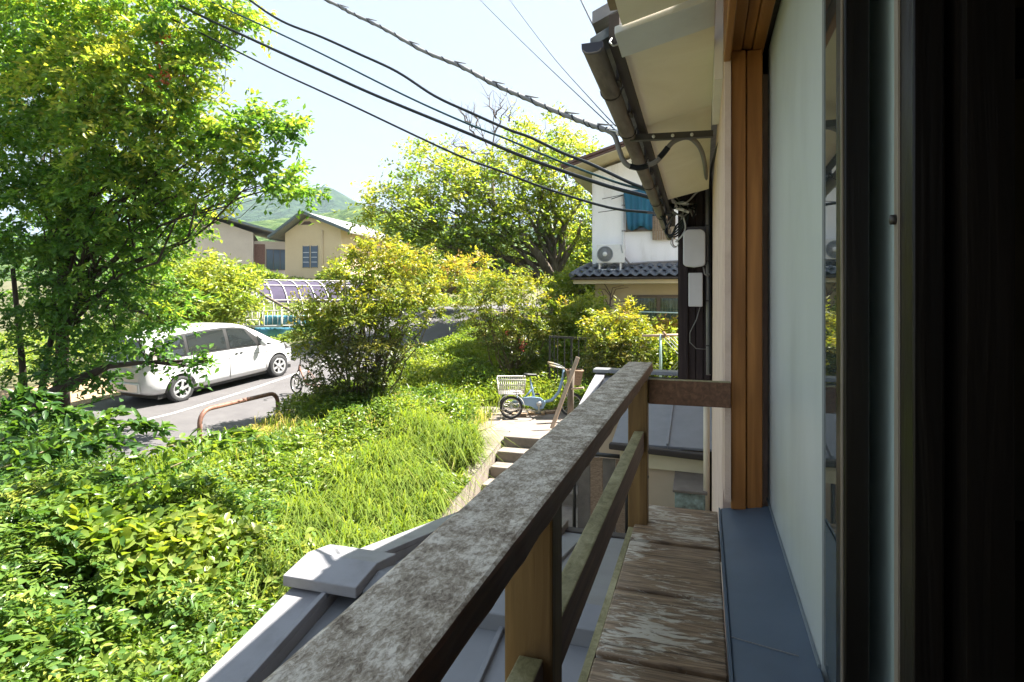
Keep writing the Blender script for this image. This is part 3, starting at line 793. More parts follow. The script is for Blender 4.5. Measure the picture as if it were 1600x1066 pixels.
span('thick black overhead cable second from the bottom, passing the left tree', [(265, 0), (390, 60), (500, 110), (589, 150), (735, 210), (803, 239), (867, 263), (950, 291), (1013, 308), (1052, 322)], .021, M['cable'])
span('thin teal overhead cable between the thick black one and the wavy one', [(325, 0), (412, 41), (500, 83), (634, 150), (732, 194), (793, 218), (879, 254), (963, 285), (1017, 299), (1050, 308)], .013, M['cableteal'])
span('wavy dark blue overhead cable below the tape-wrapped one', [(390, 0), (440, 33), (500, 57), (560, 84), (620, 112), (679, 150), (737, 177), (793, 202), (829, 215), (879, 239), (922, 256), (988, 287), (1041, 305)], .018, M['cable'])
tw = [(510, 0), (550, 21), (600, 45), (660, 79), (720, 104), (770, 131), (813, 150), (866, 173), (915, 192), (950, 204), (972, 208)]
def dept(px): return 3.40 + (970 - px) * .0062
x0, y0 = tw[0]
o, path = wire('service_cable', 'thick grey tape-wrapped service cable reaching the insulator on the eave', [(380, -62, dept(380))] + [(x, y, dept(x)) for x, y in tw], .0155, M['cablegrey'])
hel = []
for i in range(len(path) - 1):
    for j in range(10):
        t = j / 10; c = path[i].lerp(path[i+1], t); a = (i + t) * 2.6
        dd = (path[i+1] - path[i]).normalized(); s_ = dd.orthogonal().normalized(); u_ = dd.cross(s_)
        hel.append(c + (s_ * math.cos(a) + u_ * math.sin(a)) * .013)
MB().tube(hel, .007, 5).build('spiral_wrap', M['cable'], o)
for i in range(8, len(path) - 2, 7):
    c = path[i]; dd = (path[i+1] - path[i]).normalized()
    MB().tube([c + Vector((0, 0, .02)), c + Vector((0, 0, .032)) + dd * .10, c + dd * .17 + Vector((0, 0, .042))], [.007, .006, .003], 5).build('tape_tail', M['cablegrey'], o)
for lab, p in (('hair-thin high wire, leftmost of the two that run together', [(748, -2, 9.5), (800, 50, 8.3), (860, 108, 6.2), (958, 200, 3.6)]),
               ('hair-thin high wire, the second of the two that run together', [(794, -3, 9.5), (860, 84, 7.6), (920, 152, 4.9), (962, 197, 3.6)]),
               ('short hair-thin wire meeting the gutter end', [(905, -5, 3.6), (920, 26, 3.0), (934, 54, 2.5)])):
    wire('thin_wire', lab, p, .0042, M['cable'], SP, k=4, n=5)
wire('drip_loop', 'grey looped service cable hanging from the insulator below the bracket', [(948, 203, 3.44), (960, 212, 3.42), (968, 236, 3.42), (976, 254, 3.42), (990, 262, 3.42), (1008, 260, 3.42), (1026, 252, 3.41), (1038, 238, 3.40), (1052, 222, 3.38), (1070, 215, 3.36), (1084, 219, 3.40), (1096, 236, 3.7), (1102, 262, 4.4), (1104, 292, 5.4)], .0145, M['cablegrey'])
wire('tape_band', 'black tape round the upstroke of the looped cable', [(1030, 247, 3.405), (1038, 238, 3.40), (1044, 230, 3.39)], .0165, M['cable'], cat='tape')
wire('tape_band', 'black tape at the bottom of the looped cable', [(984, 260, 3.42), (998, 262.5, 3.42), (1012, 259, 3.42)], .0165, M['cable'], cat='tape')
wire('wall_cable', 'black cable curving down the pink wall beside the looped one', [(1133, 200, 2.9), (1127, 216, 3.2), (1118, 240, 4.0), (1111, 268, 5.2), (1109, 300, 5.5), (1109, 420, 5.5), (1110, 585, 5.5)], .010, M['cable'])
# tangle of leads where the lines reach the boarded wall
tg = thing('cable_tangle', at(1060, 330, 5.7), 'tangle of black and pale leads and clamps where the overhead lines reach the wall', 'cables')
def lead(name, pts, r, mat): 
    P = [at(*p) for p in pts]; out = []
    for i in range(len(P) - 1):
        a, b, c, e = P[max(i-1, 0)], P[i], P[i+1], P[min(i+2, len(P)-1)]
        for j in range(5):
            t = j / 5; out.append(0.5 * ((2*b) + (c - a) * t + (2*a - 5*b + 4*c - e) * t*t + (3*b - a - 3*c + e) * t**3))
    out.append(P[-1]); MB().tube(out, r, 6).build(name, mat, tg)
for i in range(13):
    x = 1050 + 3 * (i % 5); y = 306 + 5 * (i % 6)
    x2 = 1066 + random.uniform(0, 24); y2 = 315 + random.uniform(0, 26)
    lead('lead', [(x, y, 5.6), ((x + x2) / 2, y + random.uniform(-6, 14), 5.55), (x2, y2, 5.58), (x2 + random.uniform(-6, 6), y2 + random.uniform(6, 20), 5.6)], .007, M['cablegrey'] if i % 2 else M['cable'])
lead('lead', [(1104, 295, 5.52), (1090, 300, 5.52), (1078, 312, 5.53), (1068, 320, 5.55)], .008, M['cablewhite'])
lead('lead', [(1068, 340, 5.55), (1071, 356, 5.54), (1066, 368, 5.54), (1056, 378, 5.6)], .008, M['cablewhite'])
for i in range(5):
    lead('lead', [(1030 + i * 2, 335, 5.8), (1042, 352 + i * 3, 5.8), (1040 + 2 * i, 364 + i * 2, 5.78), (1056, 370 - i * 4, 5.7), (1070, 352 - i * 3, 5.6)], .008, M['cable'])
lead('lead', [(1052, 372, 5.66), (1048, 380, 5.66), (1054, 387, 5.66), (1060, 381, 5.66), (1056, 374, 5.66)], .005, M['cablewhite'])
lead('lead', [(1051, 375, 5.66), (1052, 383, 5.66), (1057, 386, 5.66)], .005, M['rust'])
for i in range(6):
    c = at(1056 + 4 * (i % 3), 318 + 8 * (i // 3), 5.5)
    MB().bar(c, c + Vector((.07, .0, .01 - .01 * i)), .018, .02).build('clamp', M['meter'] if i % 2 else M['acgrey'], tg, bevel=.003)
bx = thing('wall_bracket', at(1050, 336, 5.7), 'small angled black iron bracket holding the lowest cable off the wall', 'bracket')
MB().bar(at(1012, 333, 5.9), at(1056, 336, 5.72), .016, .016).build('arm', M['steel'], bx)
MB().bar(at(1054, 337, 5.72), at(1040, 356, 5.75), .016, .016).build('brace', M['steel'], bx)
lw = thing('box_lead', at(1095, 420, 5.5), 'thin grey lead looping out of the arched meter cover to the conduit', 'cable')
MB().tube([at(1099, 417, 5.5), at(1101, 428, 5.48), at(1106, 433, 5.48), at(1108, 428, 5.5)], .007, 6).build('lead', M['pvc'], lw)
lw = thing('box_lead', at(1090, 480, 5.5), 'thin black lead drooping from the oblong junction box down the boards', 'cable')
MB().tube([at(1094, 479, 5.52), at(1088, 500, 5.55), at(1078, 520, 5.6), at(1078, 535, 5.6), at(1088, 545, 5.6), at(1106, 546, 5.6)], .005, 6).build('lead', M['cablegrey'], lw)

# ------------------------------------------------------------------ balcony
bl = thing('balcony', H(-.1, 1.4, -1.0), 'narrow weathered timber balcony with a lichen-covered handrail', 'balcony')
ze = EYE - .9                                                # deck top
ys = [2.665, 2.265, 1.875, 1.51, 1.16, .81, .46, .11, -.24, -.6]
ybase = 0
for i in range(len(ys) - 1):
    y0, y1 = ys[i+1] + .009, ys[i] - .009
    sl2 = -.006 * random.random()
    mm = MB().box((-.262, y0, ze - .036 + sl2), (.054, y1, ze + sl2))
    mm.build('deck_board', M['deck'], bl, bevel=.005)
for y in (2.5, 1.4, .3):
    MB().box((-.26, y - .04, ze - .13), (.07, y + .04, ze - .04)).build('joist', M['post'], bl)
MB().box(H(-.297, -.9, -.308), H(-.197, 2.495, -.27)).build('handrail', M['rail'], bl, bevel=.006)
hr = [o for o in bl.children if o.name.startswith('handrail')][0]
me_ = hr.data; bm = bmesh.new(); bm.from_mesh(me_)
bmesh.ops.subdivide_edges(bm, edges=[e for e in bm.edges if abs(e.verts[0].co.y - e.verts[1].co.y) > 1], cuts=90)
bm.to_mesh(me_); bm.free()
tx = bpy.data.textures.new('wear', 'CLOUDS'); tx.noise_scale = .06; tx.noise_depth = 3
dm = hr.modifiers.new('wear', 'DISPLACE'); dm.texture = tx; dm.strength = .006; dm.mid_level = .5; dm.texture_coords = 'LOCAL'
for y in (.86, 2.41):
    MB().box(H(-.287, y, -.93), H(-.212, y + .065, -.309)).build('post', M['post'], bl, bevel=.004)
for y0, y1 in ((-.9, .855), (.93, 2.405)):
    MB().box(H(-.262, y0, -.615), H(-.224, y1, -.533)).build('lower_rail', M['midrail'], bl, bevel=.003)
MB().box(H(-.210, 2.44, -.43), H(.098, 2.485, -.333)).build('end_rail', M['midrail'], bl, bevel=.003)
MB().box(H(-.285, -.9, -1.01), H(-.265, 2.66, -.915)).build('edge_board', M['midrail'], bl)
for y, z in ((.889, -.62), (2.44, -.62), (2.44, -.72)):
    MB().lathe([(0, 0), (.006, 0), (.006, .003), (0, .004)], H(-.212, y, z), (1, 0, 0), 8).build('nail', M['steel'], bl)

# ------------------------------------------------------------------ porch roof under the balcony
pr = thing('porch_roof', H(-1, 2.75, -3.2), 'low grey sheet metal gable roof over the porch below the balcony', 'roof')
rx0, rx1, ry = -1.98, .07, 2.72
def hz(y): return -1.49 - .195 * abs(y - ry)
def panel_(x0, x1, ya, yb, dz, th, name, mat, bev=0):
    a = [H(x0, ya, hz(ya) + dz), H(x1, ya, hz(ya) + dz), H(x1, yb, hz(yb) + dz), H(x0, yb, hz(yb) + dz)]
    return MB().prism(a, (0, 0, -th)).build(name, mat, pr, bevel=bev)
xs = [-1.75, -1.31, -.87, -.43, .068]
for i in range(4):
    panel_(xs[i] + .002, xs[i+1] - .002, ry - .01, .7, 0, .02, 'roof_sheet', M['metalroof'])
    panel_(xs[i] + .002, xs[i+1] - .002, ry + .01, 4.66, 0, .02, 'roof_sheet', M['metalroof'])
for x in xs[1:4]:
    panel_(x - .012, x + .012, ry - .13, .7, .028, .026, 'seam', M['metalroof'], .004)
    panel_(x - .012, x + .012, ry + .13, 4.66, .028, .026, 'seam', M['metalroof'], .004)
panel_(rx0, -1.752, ry - .02, .7, .055, .085, 'verge_flashing', M['metalroofpale'], .006)
panel_(rx0, -1.752, ry + .02, 4.68, .055, .085, 'verge_flashing', M['metalroofpale'], .006)
cap = [H(rx0 - .03, ry - .20, hz(ry) + .035), H(rx0 - .03, ry - .20, hz(ry) + .09), H(rx0 - .03, ry, hz(ry) + .125), H(rx0 - .03, ry + .20, hz(ry) + .09), H(rx0 - .03, ry + .20, hz(ry) + .035)]
MB().prism(cap, (.42, 0, 0)).build('ridge_end_cap', M['metalroofpale'], pr, bevel=.006)
cap = [H(rx0 + .392, ry - .15, hz(ry) - .03), H(rx0 + .392, ry - .15, hz(ry) + .05), H(rx0 + .392, ry, hz(ry) + .085), H(rx0 + .392, ry + .15, hz(ry) + .05), H(rx0 + .392, ry + .15, hz(ry) - .03)]
MB().prism(cap, (1.65, 0, 0)).build('ridge_cap', M['metalroof'], pr, bevel=.005)
panel_(-1.778, -1.751, ry - .205, .7, .085, .03, 'verge_upstand', M['metalroofpale'], .004)
panel_(-1.778, -1.751, ry + .205, 4.68, .085, .03, 'verge_upstand', M['metalroofpale'], .004)
MB().bar(H(-1.7, 4.70, hz(4.66) - .01), H(.07, 4.70, hz(4.66) - .01), .09, .05).build('gutter', M['gutterdark'], pr, bevel=.008)
MB().bar(H(-1.06, 4.50, hz(4.5) + .03), H(-1.06, 4.74, hz(4.7) + .05), .05, .06).build('seam_end', M['gutter'], pr, bevel=.006)
pw = thing('porch', H(-1, 2.7, -3.25), 'beige porch wall under the low grey metal roof', 'porch')
MB().box(H(-1.6, 1.2, -3.3), H(.06, 1.32, -1.86)).build('wall', M['beige'], pw)
MB().box(H(-1.6, 1.33, -3.3), H(-1.5, 4.3, -1.86)).build('wall', M['beige'], pw)

# ------------------------------------------------------------------ annexe beyond the balcony
an = thing('annexe', H(-.5, 8.4, -3.25), 'single-storey beige annexe with a dark gutter beyond the end of the balcony', 'annexe')
ax0 = -1.08
def lean(x0, x1, name, mat, dz=0, th=.03, ya=7.42, yb=9.4):
    k = (.40) / 2.0
    a = [H(x0, ya, -1.80 + dz), H(x1, ya, -1.80 + dz), H(x1, yb, -1.80 + k * (yb - 7.42) + dz), H(x0, yb, -1.80 + k * (yb - 7.42) + dz)]
    return MB().prism(a, (0, 0, -th)).build(name, mat, an, bevel=.003)
for x0, x1 in ((ax0, -.86), (-.856, -.42), (-.416, .10)):
    lean(x0, x1, 'roof_sheet', M['metalroof'])
for x in (-.858, -.418): lean(x - .014, x + .014, 'seam', M['metalroof'], .03, .03)
MB().bar(H(ax0 - .02, 7.36, -1.83), H(.02, 7.30, -1.865), .10, .075).build('gutter', M['gutterdark'], an, bevel=.015)
MB().bar(H(ax0 + .1, 7.42, -1.98), H(.03, 7.40, -1.99), .03, .19).build('fascia', M['cream'], an)
MB().box(H(-.70, 7.46, -3.3), H(.03, 7.6, -1.87)).build('wall', M['beige'], an)
MB().box(H(-.70, 7.61, -3.3), H(-.58, 9.9, -1.80)).build('wall', M['beige'], an)
ch = thing('storage_chest', H(-.19, 7.1, -3.2), 'small green-stained chest against the beige annexe wall', 'chest')
a, b = at(1056, 800, 6.95), at(1102, 752, 6.95)
MB().box((a.x, 6.9, EYE - 3.2), (b.x, 7.4, b.z - .02)).build('body', M['chest'], ch, bevel=.01)
MB().prism([(a.x - .02, 6.87, b.z), (b.x + .02, 6.87, b.z), (b.x + .02, 7.42, b.z + .06), (a.x - .02, 7.42, b.z + .06)], (0, 0, -.03)).build('lid', M['concretedark'], ch, bevel=.006)
# taller lean-to behind it with a ridge cap
ln = thing('lean_to_roof', H(-.8, 10.5, -3.2), 'pale grey metal lean-to roof with a capped ridge, half hidden by the handrail', 'roof')
ya, yb = 8.75, 10.3
def hl(y): return -1.36 - .19 * abs(y - yb)
for x0, x1 in ((-1.60, -1.12), (-1.116, -.6), (-.596, .07)):
    MB().prism([H(x0, ya, hl(ya)), H(x1, ya, hl(ya)), H(x1, yb, hl(yb)), H(x0, yb, hl(yb))], (0, 0, -.03)).build('roof_sheet', M['metalroofpale'], ln)
    MB().prism([H(x0, yb + .004, hl(yb)), H(x1, yb + .004, hl(yb)), H(x1, 11.6, hl(11.6)), H(x0, 11.6, hl(11.6))], (0, 0, -.03)).build('roof_sheet', M['metalroofpale'], ln)
MB().prism([H(-1.76, ya, hl(ya) + .05), H(-1.602, ya, hl(ya) + .05), H(-1.602, yb, hl(yb) + .05), H(-1.76, yb, hl(yb) + .05)], (0, 0, -.08)).build('verge_flashing', M['metalroofpale'], ln, bevel=.006)
MB().prism([H(-1.80, yb - .14, hl(yb) + .05), H(-1.80, yb - .13, hl(yb) + .11), H(-1.80, yb + .15, hl(yb) + .11), H(-1.80, yb + .15, hl(yb) + .05)], (1.88, 0, 0)).build('ridge_cap', M['metalroof'], ln, bevel=.008)
MB().box(H(-1.5, 9.0, -3.25), H(.06, 11.4, -1.66)).build('wall', M['beige'], ln)

# low screen and pipe under the lower rail gap
sc = thing('garden_screen', (-1.3, 8.0, -.72), 'low brown plastic screen under a dark pipe rail in the yard below the steps', 'screen')
for i in range(4):
    MB().box((-1.62 + i * .17, 7.98 + .008 * (i % 2), -.72), (-1.455 + i * .17, 8.0 + .008 * (i % 2), .34)).build('sheet', M['wicker'] if i % 2 else M['concretedark'], sc, bevel=.003)
MB().tube([(-1.7, 7.95, .40), (-.9, 7.95, .385)], .028, 8).build('rail', M['fence'], sc)
for x in (-1.66, -.96): MB().tube([(x, 7.95, -.75), (x, 7.95, .39)], .024, 8).build('post', M['fence'], sc)

# ================================================================== NEIGHBOURING HOUSE
nb = thing('neighbour_house', (-1, 19, .5), 'white and cream two-storey house with a tiled pent roof', 'house')
NY = 17.5
ex, ez = -3.78, 6.06
def vz(x): return ez + .30 * (x - ex)
MB().prism([(-3.12, NY, 3.1), (4, NY, 3.1), (4, NY, vz(1.6) - .35), (1.6, NY, vz(1.6) - .16), (-3.12, NY, vz(-3.12) - .16)], (0, 7, 0)).build('upper_wall', M['white'], nb)
MB().box((-3.05, NY + .05, .2), (4, NY + 7, 3.09)).build('lower_wall', M['cream'], nb)
MB().prism([(ex, 16.55, ez), (1.6, 16.55, vz(1.6)), (1.6, 16.55, vz(1.6) + .06), (ex, 16.55, ez + .06)], (0, 8.5, 0)).build('roof', M['browneave'], nb)
MB().prism([(ex - .05, 16.50, ez + .061), (1.6, 16.50, vz(1.6) + .061), (1.6, 16.50, vz(1.6) + .14), (ex - .05, 16.50, ez + .13)], (0, 8.6, 0)).build('roof', M['browneave'], nb)
MB().prism([(1.61, 16.5, vz(1.6)), (6.5, 16.5, vz(1.6) - 1.4), (6.5, 16.5, vz(1.6) - 1.26), (1.61, 16.5, vz(1.6) + .14)], (0, 8.6, 0)).build('roof', M['browneave'], nb)
MB().prism([(ex + .04, 16.56, ez - .025), (1.6, 16.56, vz(1.6) - .025), (1.6, 16.56, vz(1.6) - .004), (ex + .04, 16.56, ez - .004)], (0, 8, 0)).build('soffit', M['cream'], nb)
# pent roof with rows of tiles
pz0, pz1, py0, py1 = 3.03, 3.36, 16.62, NY - .01
MB().prism([(-3.52, py0, pz0 - .02), (2, py0, pz0 - .02), (2, py1, pz1 - .05), (-3.2, py1, pz1 - .05)], (0, 0, -.06)).build('pent_roof_deck', M['gutterdark'], nb)
MB().box((-3.50, py0 + .02, pz0 - .20), (2, NY - .002, pz0 - .085)).build('pent_soffit', M['cream'], nb)
MB().bar((-3.56, py0 - .05, pz0 - .06), (2, py0 - .05, pz0 - .06), .10, .06).build('gutter', M['gutterdark'], nb, bevel=.012)
tm = MB(); vs = []; fs = []                                   # one S-shaped tile
nn = 9; tl, tw_ = .36, .265
for j in (0, 1):
    for k in range(nn):
        u = k / (nn - 1)
        zz = .038 * math.sin(u * 2 * math.pi) * (1 if u < .5 else .8) + .012
        for q in (0, 1): vs.append((u * tw_, j * tl, zz + (.02 if j == 0 else 0) - .016 * q))
def vi(j, k, q): return j * nn * 2 + k * 2 + q
for k in range(nn - 1):
    fs += [(vi(0,k,0), vi(0,k+1,0), vi(1,k+1,0), vi(1,k,0)), (vi(0,k,1), vi(1,k,1), vi(1,k+1,1), vi(0,k+1,1)), (vi(0,k,0), vi(0,k,1), vi(0,k+1,1), vi(0,k+1,0))]
tile0 = None
ang = math.atan2(pz1 - pz0, py1 - py0)
for r in range(3):
    for c in range(20):
        x = -3.5 + c * .255 + r * .10
        Mx = Matrix.Translation((x, py0 - .02 + r * .30, pz0 + .012 + r * .30 * math.tan(ang))) @ Matrix.Rotation(ang + .05, 4, 'X') @ Matrix.Rotation(random.uniform(-.015, .015), 4, 'Z')
        Mx = WM[nb.name].inverted() @ Mx
        if tile0 is None:
            tm.add(vs, fs, True); tile0 = tm.build('roof_tile', M['tile'], nb, world=False); tile0.matrix_basis = Mx
        else: same(tile0, M=Mx)
MB().tube([(-3.56, py0 - .05, pz0 + .04), (-3.40, py0 + .4, pz0 + .22), (-3.16, py1, pz1 + .06)], .07, 10).build('hip_tile', M['tile'], nb)
MB().bar((-3.12, NY - .045, pz1 + .03), (3, NY - .045, pz1 + .03), .07, .06).build('flashing', M['pvc'], nb)
def bx_(px0, px1, py0_, py1_, d, t, name, mat, parent, off=0, bev=0):
    a, b = at(px0, py1_, d), at(px1, py0_, d)
    return MB().box((a.x, NY - t - off, a.z), (b.x, NY - off, b.z)).build(name, mat, parent, bevel=bev)
# upper window, its blue cloth and reed screen
w = bx_(977, 1048, 303, 362, 17.2, .03, 'window', M['alu'], nb)
bx_(980, 1046, 306, 359, 17.2, .008, 'pane', M['pane'], w, .0305)
bc = thing('blue_cloth', (-1.8, NY - .2, 4.4), 'dark blue cloth hung over the upstairs window of the white house', 'cloth')
m = MB(); vs = []; fs = []; n = 22; a = at(974, 300, 17.15); b = at(1021, 300, 17.15)
for j in range(7):
    for k in range(n):
        u = k / (n - 1); v = j / 6
        x = a.x + (b.x - a.x) * (u + (.16 * (1 - u)) * v) 
        z = 5.50 - (1.10 + .06 * math.sin(u * 9)) * v - .05 * abs(u - .5) * (1 - v)
        vs.append((x, NY - .16 - .035 * math.sin(u * 26 + v) * (.4 + v) - .06 * v, z))
for j in range(6):
    for k in range(n - 1): fs.append((j*n+k, j*n+k+1, j*n+n+k+1, j*n+n+k))
m.add(vs, fs, True); cl = m.build('cloth', M['bluecloth'], bc)
md = cl.modifiers.new('thick', 'SOLIDIFY'); md.thickness = .006
MB().tube([(a.x - .35, NY - .12, 5.28), (a.x - .05, NY - .14, 5.36), (a.x + .5, NY - .14, 5.52)], .012, 6).build('pole', M['fence'], bc)
rs = thing('reed_screen', (-1, NY - .1, 4.1), 'small brown reed screen leaning below the upstairs window', 'screen')
a, b = at(1019, 375, 17.0), at(1056, 338, 17.0)
for i in range(9):
    x = a.x + (b.x - a.x) * i / 9
    MB().box((x + .004, NY - .10 - .006 * (i % 2), a.z), (x + (b.x - a.x) / 9 - .004, NY - .07, b.z)).build('slat', M['reed'], rs)
dp = thing('wall_pipe', (-2.3, NY - .05, 3.4), 'thin white drain pipe running up the white house wall beside the blue cloth', 'pipe')
a = at(974.5, 412, 17.3); b = at(973, 305, 17.3)
MB().tube([(a.x + .02, NY - .05, a.z), (a.x, NY - .05, a.z + .2), (b.x, NY - .05, b.z)], .03, 8).build('pipe', M['acwhite'], dp)
for y in (320, 360, 395): bx_(971.5, 977.5, y, y + 2, 17.3, .085, 'clip', M['pvc'], dp)
for lab, p, q in (('upper bare rod sticking out beside the blue cloth', (941, 311), (976, 304)), ('lower bare rod sticking out below the overhead lines', (935, 332), (964, 328))):
    o = MB().tube([at(p[0], p[1], 16.9), at(q[0], q[1], 17.2), at(q[0] + 2, q[1], 17.4)], .011, 6).build('drying_rod', M['fence']); tag(o, lab, 'rod')
# outdoor unit
ac = thing('air_conditioner', (-2.5, 17.0, 3.3), 'white air conditioner outdoor unit standing on the tiled pent roof', 'air conditioner')
a, b = at(931, 411, 16.9), at(966, 382, 16.9); c2 = at(977, 411, 16.9)
yf = 16.93
MB().box((a.x, yf, a.z), (c2.x, yf + .30, b.z)).build('case', M['acwhite'], ac, bevel=.015)
fc = at(945, 397, 16.9)
MB().lathe([(.225, 0), (.225, .012), (.20, .02), (.20, .004)], (fc.x, yf - .002, fc.z), (0, -1, 0), 28).build('fan_ring', M['acgrey'], ac)
MB().lathe([(0, 0), (.20, 0), (.20, .003), (0, .003)], (fc.x, yf - .001, fc.z), (0, -1, 0), 28).build('fan_recess', M['acgrey'], ac)
for rr in (.06, .10, .14, .18):
    MB().tube([(fc.x + rr * math.cos(t), yf - .02, fc.z + rr * math.sin(t)) for t in np.linspace(0, 2 * math.pi, 25)], .004, 4).build('guard_wire', M['pvc'], ac)
MB().lathe([(0, .02), (.065, .02), (.06, .03), (0, .034)], (fc.x, yf, fc.z), (0, -1, 0), 16).build('hub', M['acwhite'], ac)
for x in (a.x + .06, c2.x - .14):
    MB().box((x, yf + .02, a.z - .24), (x + .04, yf + .06, a.z)).build('leg', M['acwhite'], ac)
    MB().box((x, yf + .22, a.z - .14), (x + .04, yf + .26, a.z)).build('leg', M['acwhite'], ac)
MB().box((a.x + .06, yf + .07, a.z - .20), (c2.x - .10, yf + .10, a.z - .17)).build('stand_bar', M['acwhite'], ac)
MB().tube([(c2.x - .02, yf + .1, a.z + .15), (c2.x + .06, yf + .1, a.z + .05), (c2.x + .1, yf + .3, a.z - .02), (c2.x + .6, NY - .06, 3.44), (c2.x + 1.6, NY - .06, 3.46)], .03, 8).build('hose', M['pvc'], ac)
MB().tube([(c2.x - .10, yf - .02, b.z - .02), (c2.x - .06, yf - .02, b.z - .25)], .01, 6).build('valve_cover', M['acgrey'], ac)
# lower window with curtains
NL = NY + .05
def lowbox(px0, px1, pa_, pb_, t0, t1, name, mat, parent, bev=0):
    a, b = at(px0, pb_, 17.1), at(px1, pa_, 17.1)
    return MB().box((a.x, NL - t1, a.z), (b.x, NL - t0, b.z)).build(name, mat, parent, bevel=bev)
wf = lowbox(982, 1110, 461, 465.5, -.02, .06, 'window_frame', M['alu'], nb)
lowbox(982, 986, 465.5, 520, -.02, .06, 'frame', M['alu'], wf); lowbox(1026, 1032, 465.5, 520, -.02, .055, 'frame', M['alu'], wf); lowbox(1074, 1079, 465.5, 520, -.02, .06, 'frame', M['alu'], wf)
lowbox(982, 1110, 520, 523, -.02, .06, 'sill', M['alu'], wf)
for p0, p1 in ((986, 1026), (1032, 1074)):
    pn = lowbox(p0, p1, 466, 519.8, .004, .010, 'pane', M['clear'], nb)
    a, b = at(p0, 519, 17.1), at(p1, 466, 17.1)
    vs, fs = [], []; n = 40
    for k in range(n):
        u = k / (n - 1); x = a.x + (b.x - a.x) * u
        y = NL - .002 - .0 - .0006 + .0
        vs += [(x, NL - .0035 + .002 * math.sin(u * 60), a.z), (x, NL - .0035 + .002 * math.sin(u * 60 + .5), b.z)]
    for k in range(n - 1): fs.append((2*k, 2*k+2, 2*k+3, 2*k+1))
    MB().add(vs, fs, True).build('curtain', M['curtain'], wf)
# dead climber on the lower wall
cb = thing('dead_climber', (-2.6, NY, .6), 'leafless dry climber and sticks against the cream lower wall', 'plant')
stm = [(951, 540), (953, 490), (954, 460), (946, 446), (939, 438)]
P = [at(x, y, 17.0) for x, y in stm]
MB().tube(P, [.03, .028, .022, .014, .01], 6).build('stem', M['bare'], cb)
for pts in ([(954, 465), (957, 450), (975, 446)], [(954, 470), (962, 452), (982, 449)], [(952, 480), (940, 455), (937, 450)], [(953, 475), (935, 490), (930, 500)], [(953, 462), (945, 452), (930, 452)], [(954, 480), (966, 472), (984, 470)], [(952, 485), (945, 478), (940, 470)]):
    MB().tube([at(x, y, 17.0) for x, y in pts], [.016, .012, .006], 5).build('branch', M['bare'], cb)
for lab, pts in (('upper pale stick lying across two hooks above the lower window', [(1035, 450), (1066, 449)]), ('lower pale stick lying across two hooks above the lower window', [(1038, 454), (1068, 455)])):
    tag(MB().tube([at(x, y, 17.2) for x, y in pts], .018, 6).build('stick', M['bare']), lab, 'stick')
# poles, netting, bars in front of the house
gp = thing('green_rail', (-1, 15.5, 1.0), 'pale green horizontal pole in front of the curtained window', 'pole')
MB().tube([at(996, 487.5, 15.2), at(1075, 489.5, 15.2)], .018, 8).build('pole', M['greenpole'], gp)
for x in (999, 1070): MB().tube([at(x, 488, 15.25), at(x, 560, 15.25)], .016, 6).build('post', M['greenpole'], gp)
gn = thing('garden_net', at(1045, 590, 12.4), 'white diagonal garden netting on a pale green post with a bamboo top bar', 'net')
MB().tube([at(1032, 522, 12.4), at(1032, 600, 12.4)], .030, 8).build('post', M['greenpole'], gn)
MB().tube([at(1004, 525, 12.4), at(1075, 523, 12.4)], .026, 8).build('top_bar', M['paleplank'], gn)
MB().tube([at(1036, 519, 12.36), at(1040, 523, 12.36), at(1036, 528, 12.36)], .03, 6).build('tie', M['wicker'], gn)
m = MB()
for i in range(9):
    x = 1034 + i * 6
    p = [at(x + 30 * 0, 526, 12.42), at(x + 62, 592, 12.42)]
    m.tube(p, .006, 4)
    m.tube([at(x + 62, 526, 12.43), at(x, 592, 12.43)], .0035, 4)
tag(m.build('net', M['net'], gn), kind='stuff')
fe = thing('garden_fence', at(880, 590, 14), 'low dark metal garden fence behind the tricycle', 'fence')
MB().bar(at(858, 526, 14), at(945, 531, 13.7), .05, .045).build('top_rail', M['fence'], fe)
for i, px in enumerate([859, 866, 871, 882, 893, 904, 915, 926, 938]):
    MB().bar(at(px, 527, 14), at(px, 592, 14), .045 if i % 4 == 0 else .022, .022, up=(0, 1, 0)).build('baluster', M['fence'], fe)

# ================================================================== FAR HOUSES
def facing(px, d, h, yaw=0):
    """matrix at a far spot: x to the right, y away from the viewer"""
    p = at(px, HY, d)
    return Matrix.Translation((p.x, p.y, h)) @ Matrix.Rotation(TH + yaw, 4, 'Z')
def far_house(name, label, Mx, w, dep_, hw, hr, rise_over, wallmat, over=.7):
    root = bpy.data.objects.new(name, None); COL.objects.link(root); root.matrix_world = Mx; WM[root.name] = Mx
    tag(root, label, 'house', 'houses beyond the road')
    return root
Mx = facing(486, 50, 3.0, R(-14))
fh = far_house('gabled_house', 'beige gabled house with a pair of slate-blue slit windows', Mx, 0, 0, 0, 0, 0, None)
fh_w = 2.9
def fb(mb, name, mat, par, bev=0): return mb.build(name, mat, par, world=False, bevel=bev)
fb(MB().prism([(-2.45, 0, -1), (2.75, 0, -1), (2.75, 0, 5.15), (-.35, 0, 6.05), (-2.45, 0, 4.75)], (0, 9, 0)), 'wall', M['beigefar'], fh)
rz_ = 6.42
fb(MB().prism([(-.35, -.75, rz_), (-3.5, -.75, 4.42), (-3.5, -.75, 4.22), (-.35, -.75, rz_ - .2)], (0, 10.4, 0)), 'roof', M['rooftile'], fh)
fb(MB().prism([(-.35, -.75, rz_), (3.9, -.75, 4.75), (3.9, -.75, 4.55), (-.35, -.75, rz_ - .2)], (0, 10.4, 0)), 'roof', M['rooftile'], fh)
